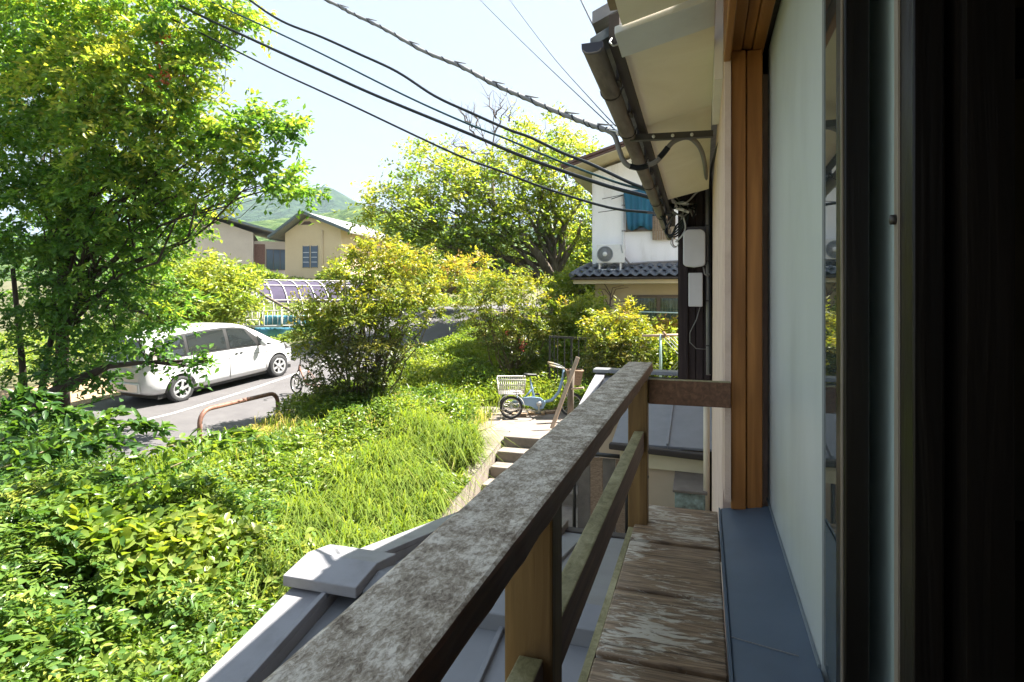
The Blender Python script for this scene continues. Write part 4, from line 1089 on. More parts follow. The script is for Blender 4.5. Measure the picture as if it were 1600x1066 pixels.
for a, b in (((-.35, -.80, rz_ - .02), (-3.55, -.80, 4.36)), ((-.35, -.80, rz_ - .02), (3.95, -.80, 4.69))):
    fb(MB().bar(a, b, .08, .20), 'bargeboard', M['roofteal'], fh)
fb(MB().bar((-3.5, -.7, 4.24), (-3.5, 9.6, 4.24), .14, .12), 'gutter', M['roofteal'], fh)
fb(MB().prism([(-.35 - .62, -.02, 5.40), (-.35 + .62, -.02, 5.40), (-.35 + .25, -.02, 5.68), (-.35 - .25, -.02, 5.68)], (0, .04, 0)), 'vent', M['browneave'], fh)
for x0 in (-.72, .05):
    wn = fb(MB().box((x0, -.05, 1.85), (x0 + .58, -.003, 3.6)), 'window', M['paneblue'], fh)
    for z in (1.85, 2.25, 2.65, 3.05, 3.53): fb(MB().box((x0 + .02, -.075, z), (x0 + .56, -.052, z + .06)), 'muntin', M['paneblue'] if z in (1.85, 3.53) else M['meter'], wn)
    fb(MB().box((x0 - .03, -.07, 1.80), (x0 + .03, -.052, 3.65)), 'frame', M['paneblue'], wn); fb(MB().box((x0 + .55, -.07, 1.80), (x0 + .61, -.052, 3.65)), 'frame', M['paneblue'], wn)
wn = fb(MB().box((1.15, -.05, -.7), (2.4, -.003, .3)), 'window', M['alu'], fh); fb(MB().box((1.22, -.056, -.6), (2.33, -.051, .22)), 'pane', M['pane'], wn)
for x in np.arange(1.3, 2.3, .2): fb(MB().box((x, -.075, -.6), (x + .05, -.057, .22)), 'bar', M['pvc'], wn)
fb(MB().prism([(-3.3, -1.2, .05), (.5, -1.2, .05), (.7, 0, .42), (-3.0, 0, .42)], (0, 0, -.10)), 'porch_roof', M['metalroofpale'], fh)
fb(MB().box((-1.6, -.05, .46), (.6, -.003, .60)), 'awning_box', M['browneave'], fh)
fb(MB().box((-2.6, -.3, -1), (.4, -.004, -.1)), 'porch_wall', M['browneave'], fh)
fb(MB().tube([(1.1, -.06, -.2), (1.1, -.06, 4.9)], .05, 6), 'downpipe', M['beigefar'], fh)
Mx = facing(395, 56, 3.4, R(20))
f2 = far_house('tiled_house', 'grey-walled house with a wide upstairs window under a long tiled roof', Mx, 0, 0, 0, 0, 0, None)
fb(MB().box((-5.5, .6, -2), (0, 9, 5.0)), 'wall', M['greyhouse'], f2)
fb(MB().prism([(-5.5, .6, 5.0), (-.0, .6, 5.0), (-3.6, .6, 6.2)], (0, 8.4, 0)), 'gable_wall', M['greyhouse'], f2)
fb(MB().box((.004, 1.3, -2), (4.2, 9, 4.3)), 'wall', M['greyhouse'], f2)
fb(MB().prism([(-3.4, -.3, 6.6), (-6.3, -.3, 4.9), (-6.3, -.3, 4.7), (-3.4, -.3, 6.4)], (0, 10, 0)), 'roof', M['rooftile'], f2)
fb(MB().prism([(-3.4, -.3, 6.6), (4.8, -.3, 4.45), (4.8, -.3, 4.25), (-3.4, -.3, 6.4)], (0, 10, 0)), 'roof', M['rooftile'], f2)
fb(MB().bar((-3.4, -.33, 6.5), (4.8, -.33, 4.35), .08, .2), 'bargeboard', M['roofteal'], f2)
fb(MB().bar((-3.4, -.33, 6.5), (-6.3, -.33, 4.8), .08, .2), 'bargeboard', M['roofteal'], f2)
fb(MB().box((.05, 1.24, 1.2), (1.0, 1.296, 4.0)), 'timber_panel', M['rust'], f2)
wn = fb(MB().box((1.1, 1.22, 1.55), (3.6, 1.296, 3.55)), 'window', M['alu'], f2)
for k in range(4): fb(MB().box((1.16 + k * .61, 1.20, 1.62), (1.16 + k * .61 + .55, 1.219, 3.48)), 'pane', M['paneblue'], wn)
fb(MB().prism([(-.1, -.2, 1.0), (4.6, -.2, .6), (4.6, 1.29, .9), (.3, 1.29, 1.3)], (0, 0, -.16)), 'balcony_roof', M['metalroofpale'], f2)
rl = fb(MB().box((3.2, -.1, .80), (4.4, -.06, .84)), 'balcony_rail', M['acwhite'], f2)
for x in np.arange(3.2, 4.45, .2): fb(MB().box((x, -.1, .84), (x + .05, -.06, 1.6)), 'baluster', M['acwhite'], rl)

# ================================================================== GREENHOUSE FRAME AND BLUE SHEETS
gh = bpy.data.objects.new('greenhouse', None); COL.objects.link(gh)
Mx = facing(440, 31, .35, R(38)); gh.matrix_world = Mx; WM[gh.name] = Mx
tag(gh, 'low arched greenhouse frame covered with violet shade net', 'greenhouse')
LG, RG = 9.0, 2.3
vs, fs = [], []; nA = 15; nL = 2
for j in range(nL):
    for k in range(nA):
        a = math.pi * k / (nA - 1)
        vs.append((-LG/2 + LG * j, -math.cos(a) * RG, .55 + 2.35 * math.sin(a) ** .75))
for j in range(nL - 1):
    for k in range(2, nA - 3): fs.append((j*nA+k, j*nA+k+1, (j+1)*nA+k+1, (j+1)*nA+k))
MB().add(vs, fs, True).build('shade_net', M['purple'], gh, world=False)
for i in range(14):
    x = -LG/2 + LG * i / 13
    MB().tube([(x, -RG, -.3)] + [(x, -math.cos(a) * (RG + .03), .55 + 2.38 * math.sin(a) ** .75) for a in np.linspace(0, math.pi, 15)] + [(x, RG, -.3)], .028, 5).build('arch', M['wire'], gh, world=False)
for a in (.5, 1.0, 1.57, 2.2):
    MB().tube([(-LG/2, -math.cos(a) * (RG + .05), .55 + 2.40 * math.sin(a) ** .75), (LG/2, -math.cos(a) * (RG + .05), .55 + 2.40 * math.sin(a) ** .75)], .022, 5).build('purlin', M['wire'], gh, world=False)
def sheet_(px0, px1, pya, pyb, d, mat, label, name='tarpaulin', cat='sheet'):
    n = 14; vs, fs = [], []
    for j in range(5):
        for k in range(n):
            u = k/(n-1); v = j/4
            q = at(px0 + (px1-px0)*u, pya + (pyb-pya)*v + math.sin(u*7)*1.0*v, d + .12*math.sin(u*17 + v*3) + .4*v*0)
            vs.append(q)
    for j in range(4):
        for k in range(n-1): fs.append((j*n+k, j*n+k+1, j*n+n+k+1, j*n+n+k))
    o = MB().add(vs, fs, True).build(name, mat)
    md = o.modifiers.new('thick', 'SOLIDIFY'); md.thickness = .02
    return tag(o, label, cat)
sheet_(411, 478, 493, 509, 27, M['bluetarp'], 'upper blue sheet strung on the pipe frame below the greenhouse')
sheet_(398, 500, 512, 527, 26, M['bluetarp'], 'lower blue sheet spread at the foot of the pipe frame')
pf = thing('pipe_frame', at(440, 525, 26.5), 'white pipe frame and mesh around the blue sheets', 'frame')
for a, b in (((348, 501), (412, 500)), ((348, 501), (350, 522)), ((372, 500), (376, 522)), ((385, 494), (385, 520)), ((412, 470), (412, 525)), ((440, 480), (440, 526)), ((380, 487), (500, 484)), ((380, 510), (505, 508)), ((470, 482), (470, 526)), ((395, 512), (440, 511)), ((500, 482), (500, 526))):
    MB().tube([at(*a, 26.6), at(*b, 26.6)], .035, 6).build('pipe', M['wire'], pf)
for i in range(16):
    MB().tube([at(378 + i * 8, 487, 26.8), at(378 + i * 8, 511, 26.8)], .012, 4).build('wire', M['wire'], pf)
lp = thing('leaning_pole', at(440, 480, 22), 'long brown bent pole slanting in front of the greenhouse', 'pole')
MB().tube([at(392, 446, 23), at(420, 466, 22.5), at(452, 484, 22), at(474, 501, 21.5)], .05, 7).build('pole', M['barkpale'], lp)

# ================================================================== STREET OBJECTS
gr_ = thing('hoop_barrier', (-8.15, 9.1, 0), 'rusty brown bent pipe barrier at the near edge of the road', 'barrier')
p0 = ground_at(312, 694, 0.0); p1 = ground_at(434, 657, 0.02)
hgt = .56
d_ = (p1 - p0); u_ = d_.normalized()
P = [p0 + Vector((0, 0, -.1)), p0 + Vector((0, 0, hgt - .22))]
for t in np.linspace(0, math.pi / 2, 7): P.append(p0 + u_ * .22 * (1 - math.cos(t)) + Vector((0, 0, hgt - .22 + .22 * math.sin(t))))
for t in np.linspace(math.pi / 2, 0, 7): P.append(p1 - u_ * .22 * (1 - math.cos(t)) + Vector((0, 0, hgt - .22 + .22 * math.sin(t))))
P += [p1 + Vector((0, 0, hgt - .22)), p1 + Vector((0, 0, -.1))]
MB().tube(P, .040, 12).build('pipe', M['rust'], gr_)
for p in (p0, p1): MB().lathe([(.085, -.02), (.085, .03), (.05, .055), (.04, .055)], p, (0, 0, 1), 14).build('collar', M['rust'], gr_)

# ------------------------------------------------------------------ car (x forward, y left)
crz = math.atan2(2.8, .47)
cpitch = -math.atan2(.245, 2.8)
ccen = Vector((-12.02, 12.42, .165))
car = bpy.data.objects.new('parked_car', None); COL.objects.link(car)
CM = Matrix.Translation(ccen) @ Matrix.Rotation(crz, 4, 'Z') @ Matrix.Rotation(cpitch, 4, 'Y')
car.matrix_world = CM; WM[car.name] = CM
tag(car, 'white one-box hatchback car parked on the far side of the road', 'car')
SX = [-2.22, -2.17, -2.08, -1.95, -1.75, -1.45, -1.1, -.7, -.3, .1, .4, .65, .9, 1.15, 1.4, 1.65, 1.85, 2.0, 2.1, 2.15]
def ztop(x): return float(np.interp(x, [-2.22, -2.17, -2.08, -1.95, -1.75, -1.3, -.7, 0, .4, .75, 1.1, 1.42, 1.75, 2.0, 2.1, 2.15], [.86, 1.06, 1.34, 1.54, 1.60, 1.65, 1.67, 1.66, 1.59, 1.43, 1.21, 1.01, .92, .80, .70, .58]))
def hwid(x): return float(np.interp(x, [-2.22, -2.1, -1.9, -1.3, .9, 1.5, 1.85, 2.05, 2.15], [.66, .76, .82, .845, .845, .82, .74, .62, .46]))
def zbelt(x): return min(ztop(x) - .03, float(np.interp(x, [-2.2, -1.0, 1.0, 1.5], [1.06, 1.02, .95, .93])))
def zbot(x): return float(np.interp(x, [-2.22, -2.0, -1.6, 1.6, 2.0, 2.15], [.36, .25, .20, .20, .24, .34]))
def wroof(x):
    return hwid(x) * .985 - max(0, ztop(x) - .05 - zbelt(x)) * .27
def ring(x):
    w = hwid(x); zt, zb, zo = ztop(x), zbelt(x), zbot(x); wr = wroof(x)
    h = [(0, zo), (w*.72, zo), (w*.95, zo+.05), (w, zo + (zb-zo)*.35), (w*1.0, zo + (zb-zo)*.62), (w*.985, zb - .04), (w*.965, zb)]
    zr2 = max(zb + .01, zt - .055)
    h += [((w*.965 + wr)/2 + .012, (zb + zr2)/2), (wr, zr2), (wr*.93, zt - .012), (wr*.6, zt), (0, zt + .006)]
    return [(-y, z) for y, z in h] + [(y, z) for y, z in h[-2:0:-1]]
rings = [ring(x) for x in SX]; nr = len(rings[0])
vs = [(x, y, z) for x, r in zip(SX, rings) for y, z in r]
fs = [(i*nr+k, i*nr+(k+1) % nr, (i+1)*nr+(k+1) % nr, (i+1)*nr+k) for i in range(len(SX)-1) for k in range(nr)]
fs += [tuple(range(nr)), tuple((len(SX)-1)*nr + k for k in reversed(range(nr)))]
body = MB().add(vs, fs, True).build('body', M['carpaint'], car, world=False)
ss = body.modifiers.new('s', 'SUBSURF'); ss.levels = 1; ss.render_levels = 1
cut = MB()
for x in (-1.40, 1.40):
    for sgn in (-1, 1):
        cut.lathe([(0, -.2), (.365, -.2), (.365, .2), (0, .2)], (x, sgn * .80, .31), (0, 1, 0), 30, smooth=False)
cobj = cut.build('cutter', M['black'])
bo = body.modifiers.new('b', 'BOOLEAN'); bo.object = cobj; bo.operation = 'DIFFERENCE'
cobj.matrix_world = CM
bpy.context.view_layer.update()
dg = bpy.context.evaluated_depsgraph_get()
newme = bpy.data.meshes.new_from_object(body.evaluated_get(dg))
body.modifiers.clear(); body.data = newme
bpy.data.objects.remove(cobj)
for p in body.data.polygons: p.use_smooth = len(p.vertices) <= 4
def side_pt(x, f, sgn, off=.016):
    zb = zbelt(x); zr2 = max(zb + .01, ztop(x) - .055); w = hwid(x) * .965; wr = wroof(x)
    bul = .018 * math.sin(f * math.pi)
    return (x, sgn * (w + (wr - w) * f + bul + off), zb + (zr2 - zb) * f)
def side_patch(x0, x1, f0, f1, sgn, name, mat, par, off=.016, lean0=0, lean1=0):
    n, mm_ = 9, 5; vs, fs = [], []
    for j in range(mm_):
        f = f0 + (f1 - f0) * j / (mm_ - 1)
        for k in range(n):
            x = (x0 + lean0 * (j / (mm_-1))) + ((x1 + lean1 * (j / (mm_-1))) - (x0 + lean0 * (j / (mm_-1)))) * k / (n - 1)
            vs.append(side_pt(x, f, sgn, off))
    for j in range(mm_-1):
        for k in range(n-1): fs.append((j*n+k, j*n+k+1, j*n+n+k+1, j*n+n+k))
    return MB().add(vs, fs, True).build(name, mat, par, world=False)
for sgn in (-1, 1):
    side_patch(-2.0, 1.26, .03, .93, sgn, 'window_surround', M['black'], car, .010, .12, -.78)
    side_patch(-1.78, -1.22, .10, .86, sgn, 'window', M['carglass'], car, .017, .10, 0)
    side_patch(-1.14, -.16, .10, .86, sgn, 'window', M['carglass'], car, .017)
    side_patch(-.06, .72, .10, .86, sgn, 'window', M['carglass'], car, .017, 0, -.28)
    side_patch(.80, 1.14, .10, .74, sgn, 'window', M['carglass'], car, .017, -.04, -.38)
    y = sgn
    mr = MB().lathe([(0, -.02), (.055, -.015), (.085, .02), (.09, .06), (.06, .10), (0, .11)], (.78, sgn * .97, 1.03), (1, 0, 0), 16); mr.build('mirror', M['carpaint'], car, world=False)
    MB().bar((.78, sgn * .83, .985), (.80, sgn * .94, 1.0), .05, .03).build('mirror_arm', M['black'], car, world=False)
    for x in (-.98, .06):
        for q in (0, .10):
            MB().bar((x + q * .0 + q * 1.4, sgn * (hwid(x) * .992 + .012), .885), (x + q * 1.4 + .085, sgn * (hwid(x) * .992 + .012), .885), .02, .022).build('door_handle', M['black'], car, world=False)
    for x in (-1.18, -.11, 1.0):
        MB().tube([(x, sgn * (hwid(x) * f_ + .0015), z) for f_, z in ((.965, .985), (.985, .93), (1.0, .68), (1.0, .48), (.965, .30))], .006, 5).build('door_seam', M['pvc'], car, world=False)
    MB().tube([(x, sgn * (hwid(x) * .995 + .002), .80 - .02 * x) for x in np.linspace(-1.95, 1.55, 12)], .006, 5).build('crease_line', M['pvc'], car, world=False)  # dark line painted in for the shade along the body crease
    MB().prism([(-2.10, sgn * .775, .98), (-1.93, sgn * .83, .98), (-1.90, sgn * .80, 1.25), (-2.02, sgn * .735, 1.28)], (-.012, sgn * .012, 0)).build('tail_lamp', M['lamp'], car, world=False)
    MB().prism([(1.72, sgn * .80, .78), (1.98, sgn * .66, .72), (1.95, sgn * .64, .80), (1.66, sgn * .77, .88)], (.015, sgn * .015, .01)).build('headlight', M['chrome'], car, world=False)
for x in (-1.40, 1.40):
    for sgn in (-1, 1):
        c = (x, sgn * .73, .305); ax = (0, sgn, 0)
        wheel = MB().lathe([(.19, -.09), (.29, -.09), (.312, -.05), (.312, .06), (.29, .095), (.215, .10), (.20, .085)], c, ax, 36).build('wheel', M['rubber'], car, world=False)
        MB().lathe([(0, .02), (.20, .02), (.205, .085), (.212, .098)], c, ax, 30).build('rim_dish', M['black'], wheel, world=False)
        m = MB().lathe([(.175, .085), (.212, .100), (.212, .094), (.170, .07)], c, ax, 30)
        m.lathe([(0, .094), (.055, .092), (.06, .07), (0, .06)], c, ax, 18)
        for k in range(6):
            a = k * math.pi / 3 + .3
            d1 = Vector((math.cos(a), 0, math.sin(a)))
            m.bar(Vector(c) + d1 * .04 + Vector(ax) * .082, Vector(c) + d1 * .185 + Vector(ax) * .086, .055, .016, up=ax)
        m.build('wheel_cover', M['rim'], wheel, world=False)
# rear: window, plate, bumper; front: grille, windscreen
def top_patch(x0, x1, f, name, mat, dz=.012, n=7):
    vs, fs = [], []
    for j in range(n):
        x = x0 + (x1 - x0) * j / (n - 1)
        for k in range(9):
            u = -1 + 2 * k / 8
            vs.append((x, u * wroof(x) * f, ztop(x) + dz - .03 * abs(u) ** 3))
    for j in range(n-1):
        for k in range(8): fs.append((j*9+k, j*9+k+1, j*9+10+k, j*9+9+k))
    return MB().add(vs, fs, True).build(name, mat, car, world=False)
top_patch(.50, 1.36, .93, 'windscreen', M['carglass'], .016)
vs = [(-2.185, -.52, 1.08), (-2.185, .52, 1.08), (-2.00, .48, 1.52), (-2.00, -.48, 1.52)]
MB().prism([Vector(v) + Vector((-.02, 0, 0)) for v in vs], (-.006, 0, 0)).build('rear_window', M['carglass'], car, world=False)
MB().box((-2.262, -.60, .36), (-2.20, .60, .60)).build('rear_bumper', M['carpaint'], car, world=False, bevel=.03)
MB().box((-2.25, -.17, .72), (-2.235, .17, .88)).build('number_plate', M['meter'], car, world=False, bevel=.004)
MB().bar((-2.24, -.45, .96), (-2.24, .45, .96), .03, .04).build('tailgate_trim', M['chrome'], car, world=False, bevel=.005)
MB().box((1.2, -.75, .15), (1.5, .75, .28)).build('underbody', M['black'], car, world=False)
MB().box((-1.9, -.70, .17), (1.9, .70, .26)).build('underbody', M['black'], car, world=False)
sw = MB().tube([(.35 + .17 * .25 * math.cos(t), -.36 + .17 * math.sin(t), 1.02 + .17 * math.cos(t)) for t in np.linspace(0, 2*math.pi, 21)], .015, 6)
sw.build('steering_wheel', M['black'], car, world=False)

# ------------------------------------------------------------------ bicycles
def ring_pts(c, ax, r, n=28):
    ax = Vector(ax).normalized(); s = ax.orthogonal().normalized(); u = ax.cross(s)
    return [Vector(c) + (s * math.cos(t) + u * math.sin(t)) * r for t in np.linspace(0, 2 * math.pi, n + 1)]
def bike_wheel(c, r, root, ax=(0, 1, 0), spokes=14, tyre=.02):
    w = MB().tube(ring_pts(c, ax, r - tyre), tyre, 8).build('wheel', M['rubber'], root, world=False)
    MB().tube(ring_pts(c, ax, r - 2.3 * tyre), .010, 6).build('rim', M['chrome'], w, world=False)
    m = MB(); c = Vector(c); a_ = Vector(ax).normalized(); s = a_.orthogonal().normalized(); u = a_.cross(s)
    for k in range(spokes):
        t = 2 * math.pi * k / spokes
        m.tube([c + a_ * (.025 if k % 2 else -.025), c + (s * math.cos(t) + u * math.sin(t)) * (r - 2.3 * tyre)], .0025, 4, cap=False)
    m.build('spokes', M['chrome'], w, world=False)
    MB().lathe([(0, -.045), (.022, -.045), (.022, .045), (0, .045)], c, ax, 10).build('hub', M['chrome'], w, world=False)
    return w
def saddle(root, c):
    c = Vector(c)
    vs, fs = [], []
    for i, (x, w, z) in enumerate(((-.13, .05, .01), (-.10, .095, .035), (-.03, .085, .03), (.05, .04, .02), (.13, .02, .015), (.15, .008, .0))):
        for y, zz in ((-w, z - .03), (-w * .7, z), (0, z + .008), (w * .7, z), (w, z - .03), (0, z - .045)):
            vs.append(c + Vector((x, y, zz)))
    for i in range(5):
        for k in range(6): fs.append((i*6+k, i*6+(k+1) % 6, i*6+6+(k+1) % 6, i*6+6+k))
    fs += [tuple(range(6)), tuple(35 - k for k in range(6))]
    return MB().add(vs, fs, True).build('saddle', M['black'], root, world=False)
# tricycle: x forward
tri = thing('tricycle', (-3.3, 12.0, 0.0), 'pale blue adult tricycle with a white wire rear basket and brown front basket', 'tricycle', rz=R(18))
tr_ = .235
for sgn in (-1, 1):
    w = bike_wheel((-.52, sgn * .26, tr_), tr_, tri, spokes=16, tyre=.024)
    a = [(-.52 + (tr_ + .035) * math.cos(t), sgn * .26, tr_ + (tr_ + .035) * math.sin(t)) for t in np.linspace(-.1, math.pi + .15, 15)]
    m = MB(); vs = []; fs = []
    for p in a: vs += [(p[0], p[1] - .035, p[2]), (p[0], p[1] + .035, p[2])]
    for i in range(len(a) - 1): fs.append((2*i, 2*i+1, 2*i+3, 2*i+2))
    mg = m.add(vs, fs, True).build('mudguard', M['wire'], tri, world=False); mg.modifiers.new('t', 'SOLIDIFY').thickness = .006
    MB().tube([a[0], (-.52, sgn * .31, tr_ - .02), a[-1]], .010, 6).build('mudguard_stay', M['wire'], tri, world=False)
MB().tube([(-.52, -.3, tr_), (-.52, .3, tr_)], .018, 8).build('axle', M['chrome'], tri, world=False)
# wire basket: rim hoops and uprights
bk = MB()
x0, x1, yw, z0, z1 = -.78, -.26, .24, .50, .80
for f in (0, .33, .66, 1):
    e = .03 * f; z = z0 + (z1 - z0) * f
    bk.tube([(x0 - e, -yw - e, z), (x1 + e, -yw - e, z), (x1 + e, yw + e, z), (x0 - e, yw + e, z), (x0 - e, -yw - e, z)], .011 if f == 1 else .006, 5)
for k in range(15):
    u = k / 14
    for y in (-1, 1): bk.tube([(x0 + (x1 - x0) * u, y * yw, z0), (x0 - .03 + (x1 - x0 + .06) * u, y * (yw + .03), z1)], .006, 4)
for k in range(13):
    u = k / 12
    for x, e in ((x0, -.03), (x1, .03)): bk.tube([(x, -yw + 2 * yw * u, z0), (x + e, (-yw - .03) + 2 * (yw + .03) * u, z1)], .006, 4)
    bk.tube([(x0, -yw + 2 * yw * u, z0), (x1, -yw + 2 * yw * u, z0)], .006, 4)
bk.build('rear_basket', M['wire'], tri, world=False)
for sgn in (-1, 1): MB().tube([(-.40, sgn * .15, tr_), (-.40, sgn * .15, .5)], .012, 6).build('basket_stay', M['bikeblue'], tri, world=False)
MB().tube([(-.50, 0, .30), (-.2, 0, .31), (.12, 0, .29), (.32, 0, .34), (.46, 0, .50), (.55, 0, .80)], .032, 10).build('frame', M['bikeblue'], tri, world=False)
MB().tube([(-.02, 0, .30), (-.10, 0, .60), (-.13, 0, .80)], [.024, .022, .014], 8).build('seat_tube', M['bikeblue'], tri, world=False)
MB().tube([(-.30, 0, .32), (-.07, 0, .60)], .018, 8).build('stay', M['bikeblue'], tri, world=False)
saddle(tri, (-.14, 0, .86))
MB().prism([(-.36, -.07, .40), (-.1, -.07, .42), (.08, -.07, .40), (.20, -.07, .30), (.14, -.07, .17), (0, -.07, .15), (-.12, -.07, .22), (-.36, -.07, .27)], (0, .035, 0)).build('chain_guard', M['bikeblue'], tri, world=False, bevel=.01)
MB().lathe([(0, 0), (.055, 0), (.055, .012), (0, .012)], (.05, -.076, .27), (0, -1, 0), 14).build('chainring', M['chrome'], tri, world=False)
MB().bar((.05, -.10, .27), (.04, -.11, .11), .02, .02).build('crank', M['chrome'], tri, world=False)
MB().box((-.03, -.22, .09), (.09, -.11, .115)).build('pedal', M['black'], tri, world=False)
MB().box((-.02, .12, .42), (.08, .23, .445)).build('pedal', M['black'], tri, world=False)
MB().tube([(.51, 0, .66), (.55, 0, .86), (.56, 0, 1.0)], .020, 8).build('head_tube', M['bikeblue'], tri, world=False)
fkc = (.72, 0, .25)
bike_wheel(fkc, .25, tri, tyre=.024)
for sgn in (-1, 1): MB().tube([(.53, sgn * .03, .72), (.62, sgn * .06, .5), (.72, sgn * .06, .25)], .013, 6).build('fork_blade', M['chrome'], tri, world=False)
MB().tube([(.28, -.27, 1.08), (.40, -.27, 1.06), (.50, -.24, 1.03), (.57, -.10, 1.0), (.57, .10, 1.0), (.50, .24, 1.03), (.40, .27, 1.06), (.28, .27, 1.08)], .016, 8).build('handlebar', M['chrome'], tri, world=False)
for sgn in (-1, 1): MB().tube([(.25, sgn * .27, 1.085), (.37, sgn * .27, 1.065)], .024, 8).build('grip', M['stalk'], tri, world=False)
vs, fs = [], []
for z, e in ((.66, 0), (.96, .045)):
    vs += [(.66 - e, -.13 - e, z), (.90 + e, -.13 - e, z), (.90 + e, .13 + e, z), (.66 - e, .13 + e, z)]
fs = [(0,1,2,3), (0,1,5,4), (1,2,6,5), (2,3,7,6), (3,0,4,7)]
b_ = MB().add(vs, fs).build('front_basket', M['wicker'], tri, world=False); b_.modifiers.new('t', 'SOLIDIFY').thickness = .02
e = .05
MB().tube([(.66 - e, -.13 - e, .96), (.90 + e, -.13 - e, .96), (.90 + e, .13 + e, .96), (.66 - e, .13 + e, .96), (.66 - e, -.13 - e, .96)], .018, 7).build('basket_rim', M['wicker'], b_, world=False)
# small-wheeled bicycle by the road, half behind the bush
bc_ = ground_at(463, 617, .14)
bik = thing('bicycle', (bc_.x, bc_.y, float(zroad(bc_.y))), 'small-wheeled bicycle on the road half hidden behind the large yellow-green bush', 'bicycle', rz=R(160))
wr_ = .245
bike_wheel((0, 0, wr_), wr_, bik, tyre=.022, spokes=18); bike_wheel((-.98, 0, wr_), wr_, bik, tyre=.022, spokes=18)
MB().tube([(-.40, 0, .28), (-.14, 0, .62)], .022, 8).build('frame', M['rust'], bik, world=False)
MB().tube([(-.14, 0, .70), (-.10, 0, .56)], .024, 8).build('head_tube', M['rust'], bik, world=False)
MB().tube([(-.40, 0, .28), (-.50, 0, .62)], .018, 8).build('seat_tube', M['rust'], bik, world=False)
MB().tube([(-.50, 0, .60), (-.54, 0, .78)], .013, 8).build('seat_post', M['chrome'], bik, world=False)
for s_ in (-1, 1):
    MB().tube([(-.11, s_ * .025, .58), (-.03, s_ * .05, .4), (0, s_ * .05, wr_)], .011, 6).build('fork_blade', M['black'], bik, world=False)
    MB().tube([(-.40, s_ * .02, .28), (-.98, s_ * .05, wr_)], .010, 6).build('chain_stay', M['rust'], bik, world=False)
    MB().tube([(-.49, s_ * .02, .58), (-.98, s_ * .05, wr_)], .009, 6).build('seat_stay', M['rust'], bik, world=False)
    MB().tube([(-.22, s_ * .26, .86), (-.34, s_ * .26, .85)], .018, 7).build('grip', M['black'], bik, world=False)
MB().tube([(-.15, 0, .68), (-.18, 0, .88)], .014, 7).build('stem', M['black'], bik, world=False)
MB().tube([(-.34, -.26, .85), (-.22, -.26, .86), (-.17, -.12, .88), (-.17, .12, .88), (-.22, .26, .86), (-.34, .26, .85)], .012, 7).build('handlebar', M['black'], bik, world=False)
saddle(bik, (-.55, 0, .81))
MB().lathe([(0, -.01), (.07, -.01), (.07, .01), (0, .01)], (-.40, -.04, .28), (0, 1, 0), 16).build('chainring', M['chrome'], bik, world=False)
for s_ in (-1, 1):
    MB().bar((-.40, s_ * .07, .28), (-.40 + .11 * s_, s_ * .08, .18), .018, .018).build('crank', M['chrome'], bik, world=False)
    MB().box((-.45 + .11 * s_, s_ * .08 - (.09 if s_ < 0 else 0), .165), (-.36 + .11 * s_, s_ * .08 + (.09 if s_ > 0 else 0), .185)).build('pedal', M['black'], bik, world=False)
MB().tube([(-.42, .03, .28), (-.52, .12, .02)], .009, 6).build('kickstand', M['chrome'], bik, world=False)
# plank and post by the tricycle
pk = MB().bar(at(862, 670, 11.2), at(903, 558, 11.35), .075, .03, up=(0.2, 1, 0)).build('leaning_plank', M['paleplank'], bevel=.005)
tag(pk, 'long pale plank leaning up beside the brown front basket', 'plank')
pt = thing('old_post', at(893, 650, 11.9), 'weathered dark brown post behind the leaning plank', 'post')
MB().tube([at(891, 664, 11.9), at(892, 610, 11.9), at(894, 577, 11.9)], [.07, .06, .055], 8).build('shaft', M['barkpale'], pt)
MB().tube([at(893, 608, 11.85), at(912, 606, 11.7)], .02, 6).build('peg', M['paleplank'], pt)
for i, (x, y, w, dd) in enumerate([(812, 650, .30, 12.0), (838, 648, .34, 12.0), (862, 646, .3, 12.1), (876, 640, .28, 12.4)]):
    p = ground_at(x, y, 0.0)
    b = MB().box((-w/2, -.08, 0), (w/2, .08, .06)).build('loose_brick', M['tan'] if i % 2 else M['wicker'], bevel=.008)
    b.location = (p.x, p.y, .0); b.rotation_euler = (0, 0, R(10 + 13 * i))
    tag(b, ['flat tan block lying under the tricycle\'s rear basket', 'brown block lying below the tricycle\'s pedal', 'tan block lying below the tricycle\'s front basket', 'brown block lying behind the leaning plank'][i], 'block', 'loose blocks round the tricycle')
hp = ground_at(745, 665, .0)
ho = MB().tube([ground_at(730, 674, .01), ground_at(752, 672, .01), ground_at(768, 666, .01), ground_at(780, 660, .01), ground_at(786, 654, .01)], .018, 6).build('garden_hose', M['reed'])
tag(ho, 'thin tan hose lying across the concrete path', 'hose')

# ================================================================== VEGETATION
def B(px, py, d, rpx, n, tint, sq=(1, 1, .8)):
    r = rpx * d / F
    return (np.array(at(px, py, d)), np.array([r * sq[0], r * sq[1], r * sq[2]]), n, tint)

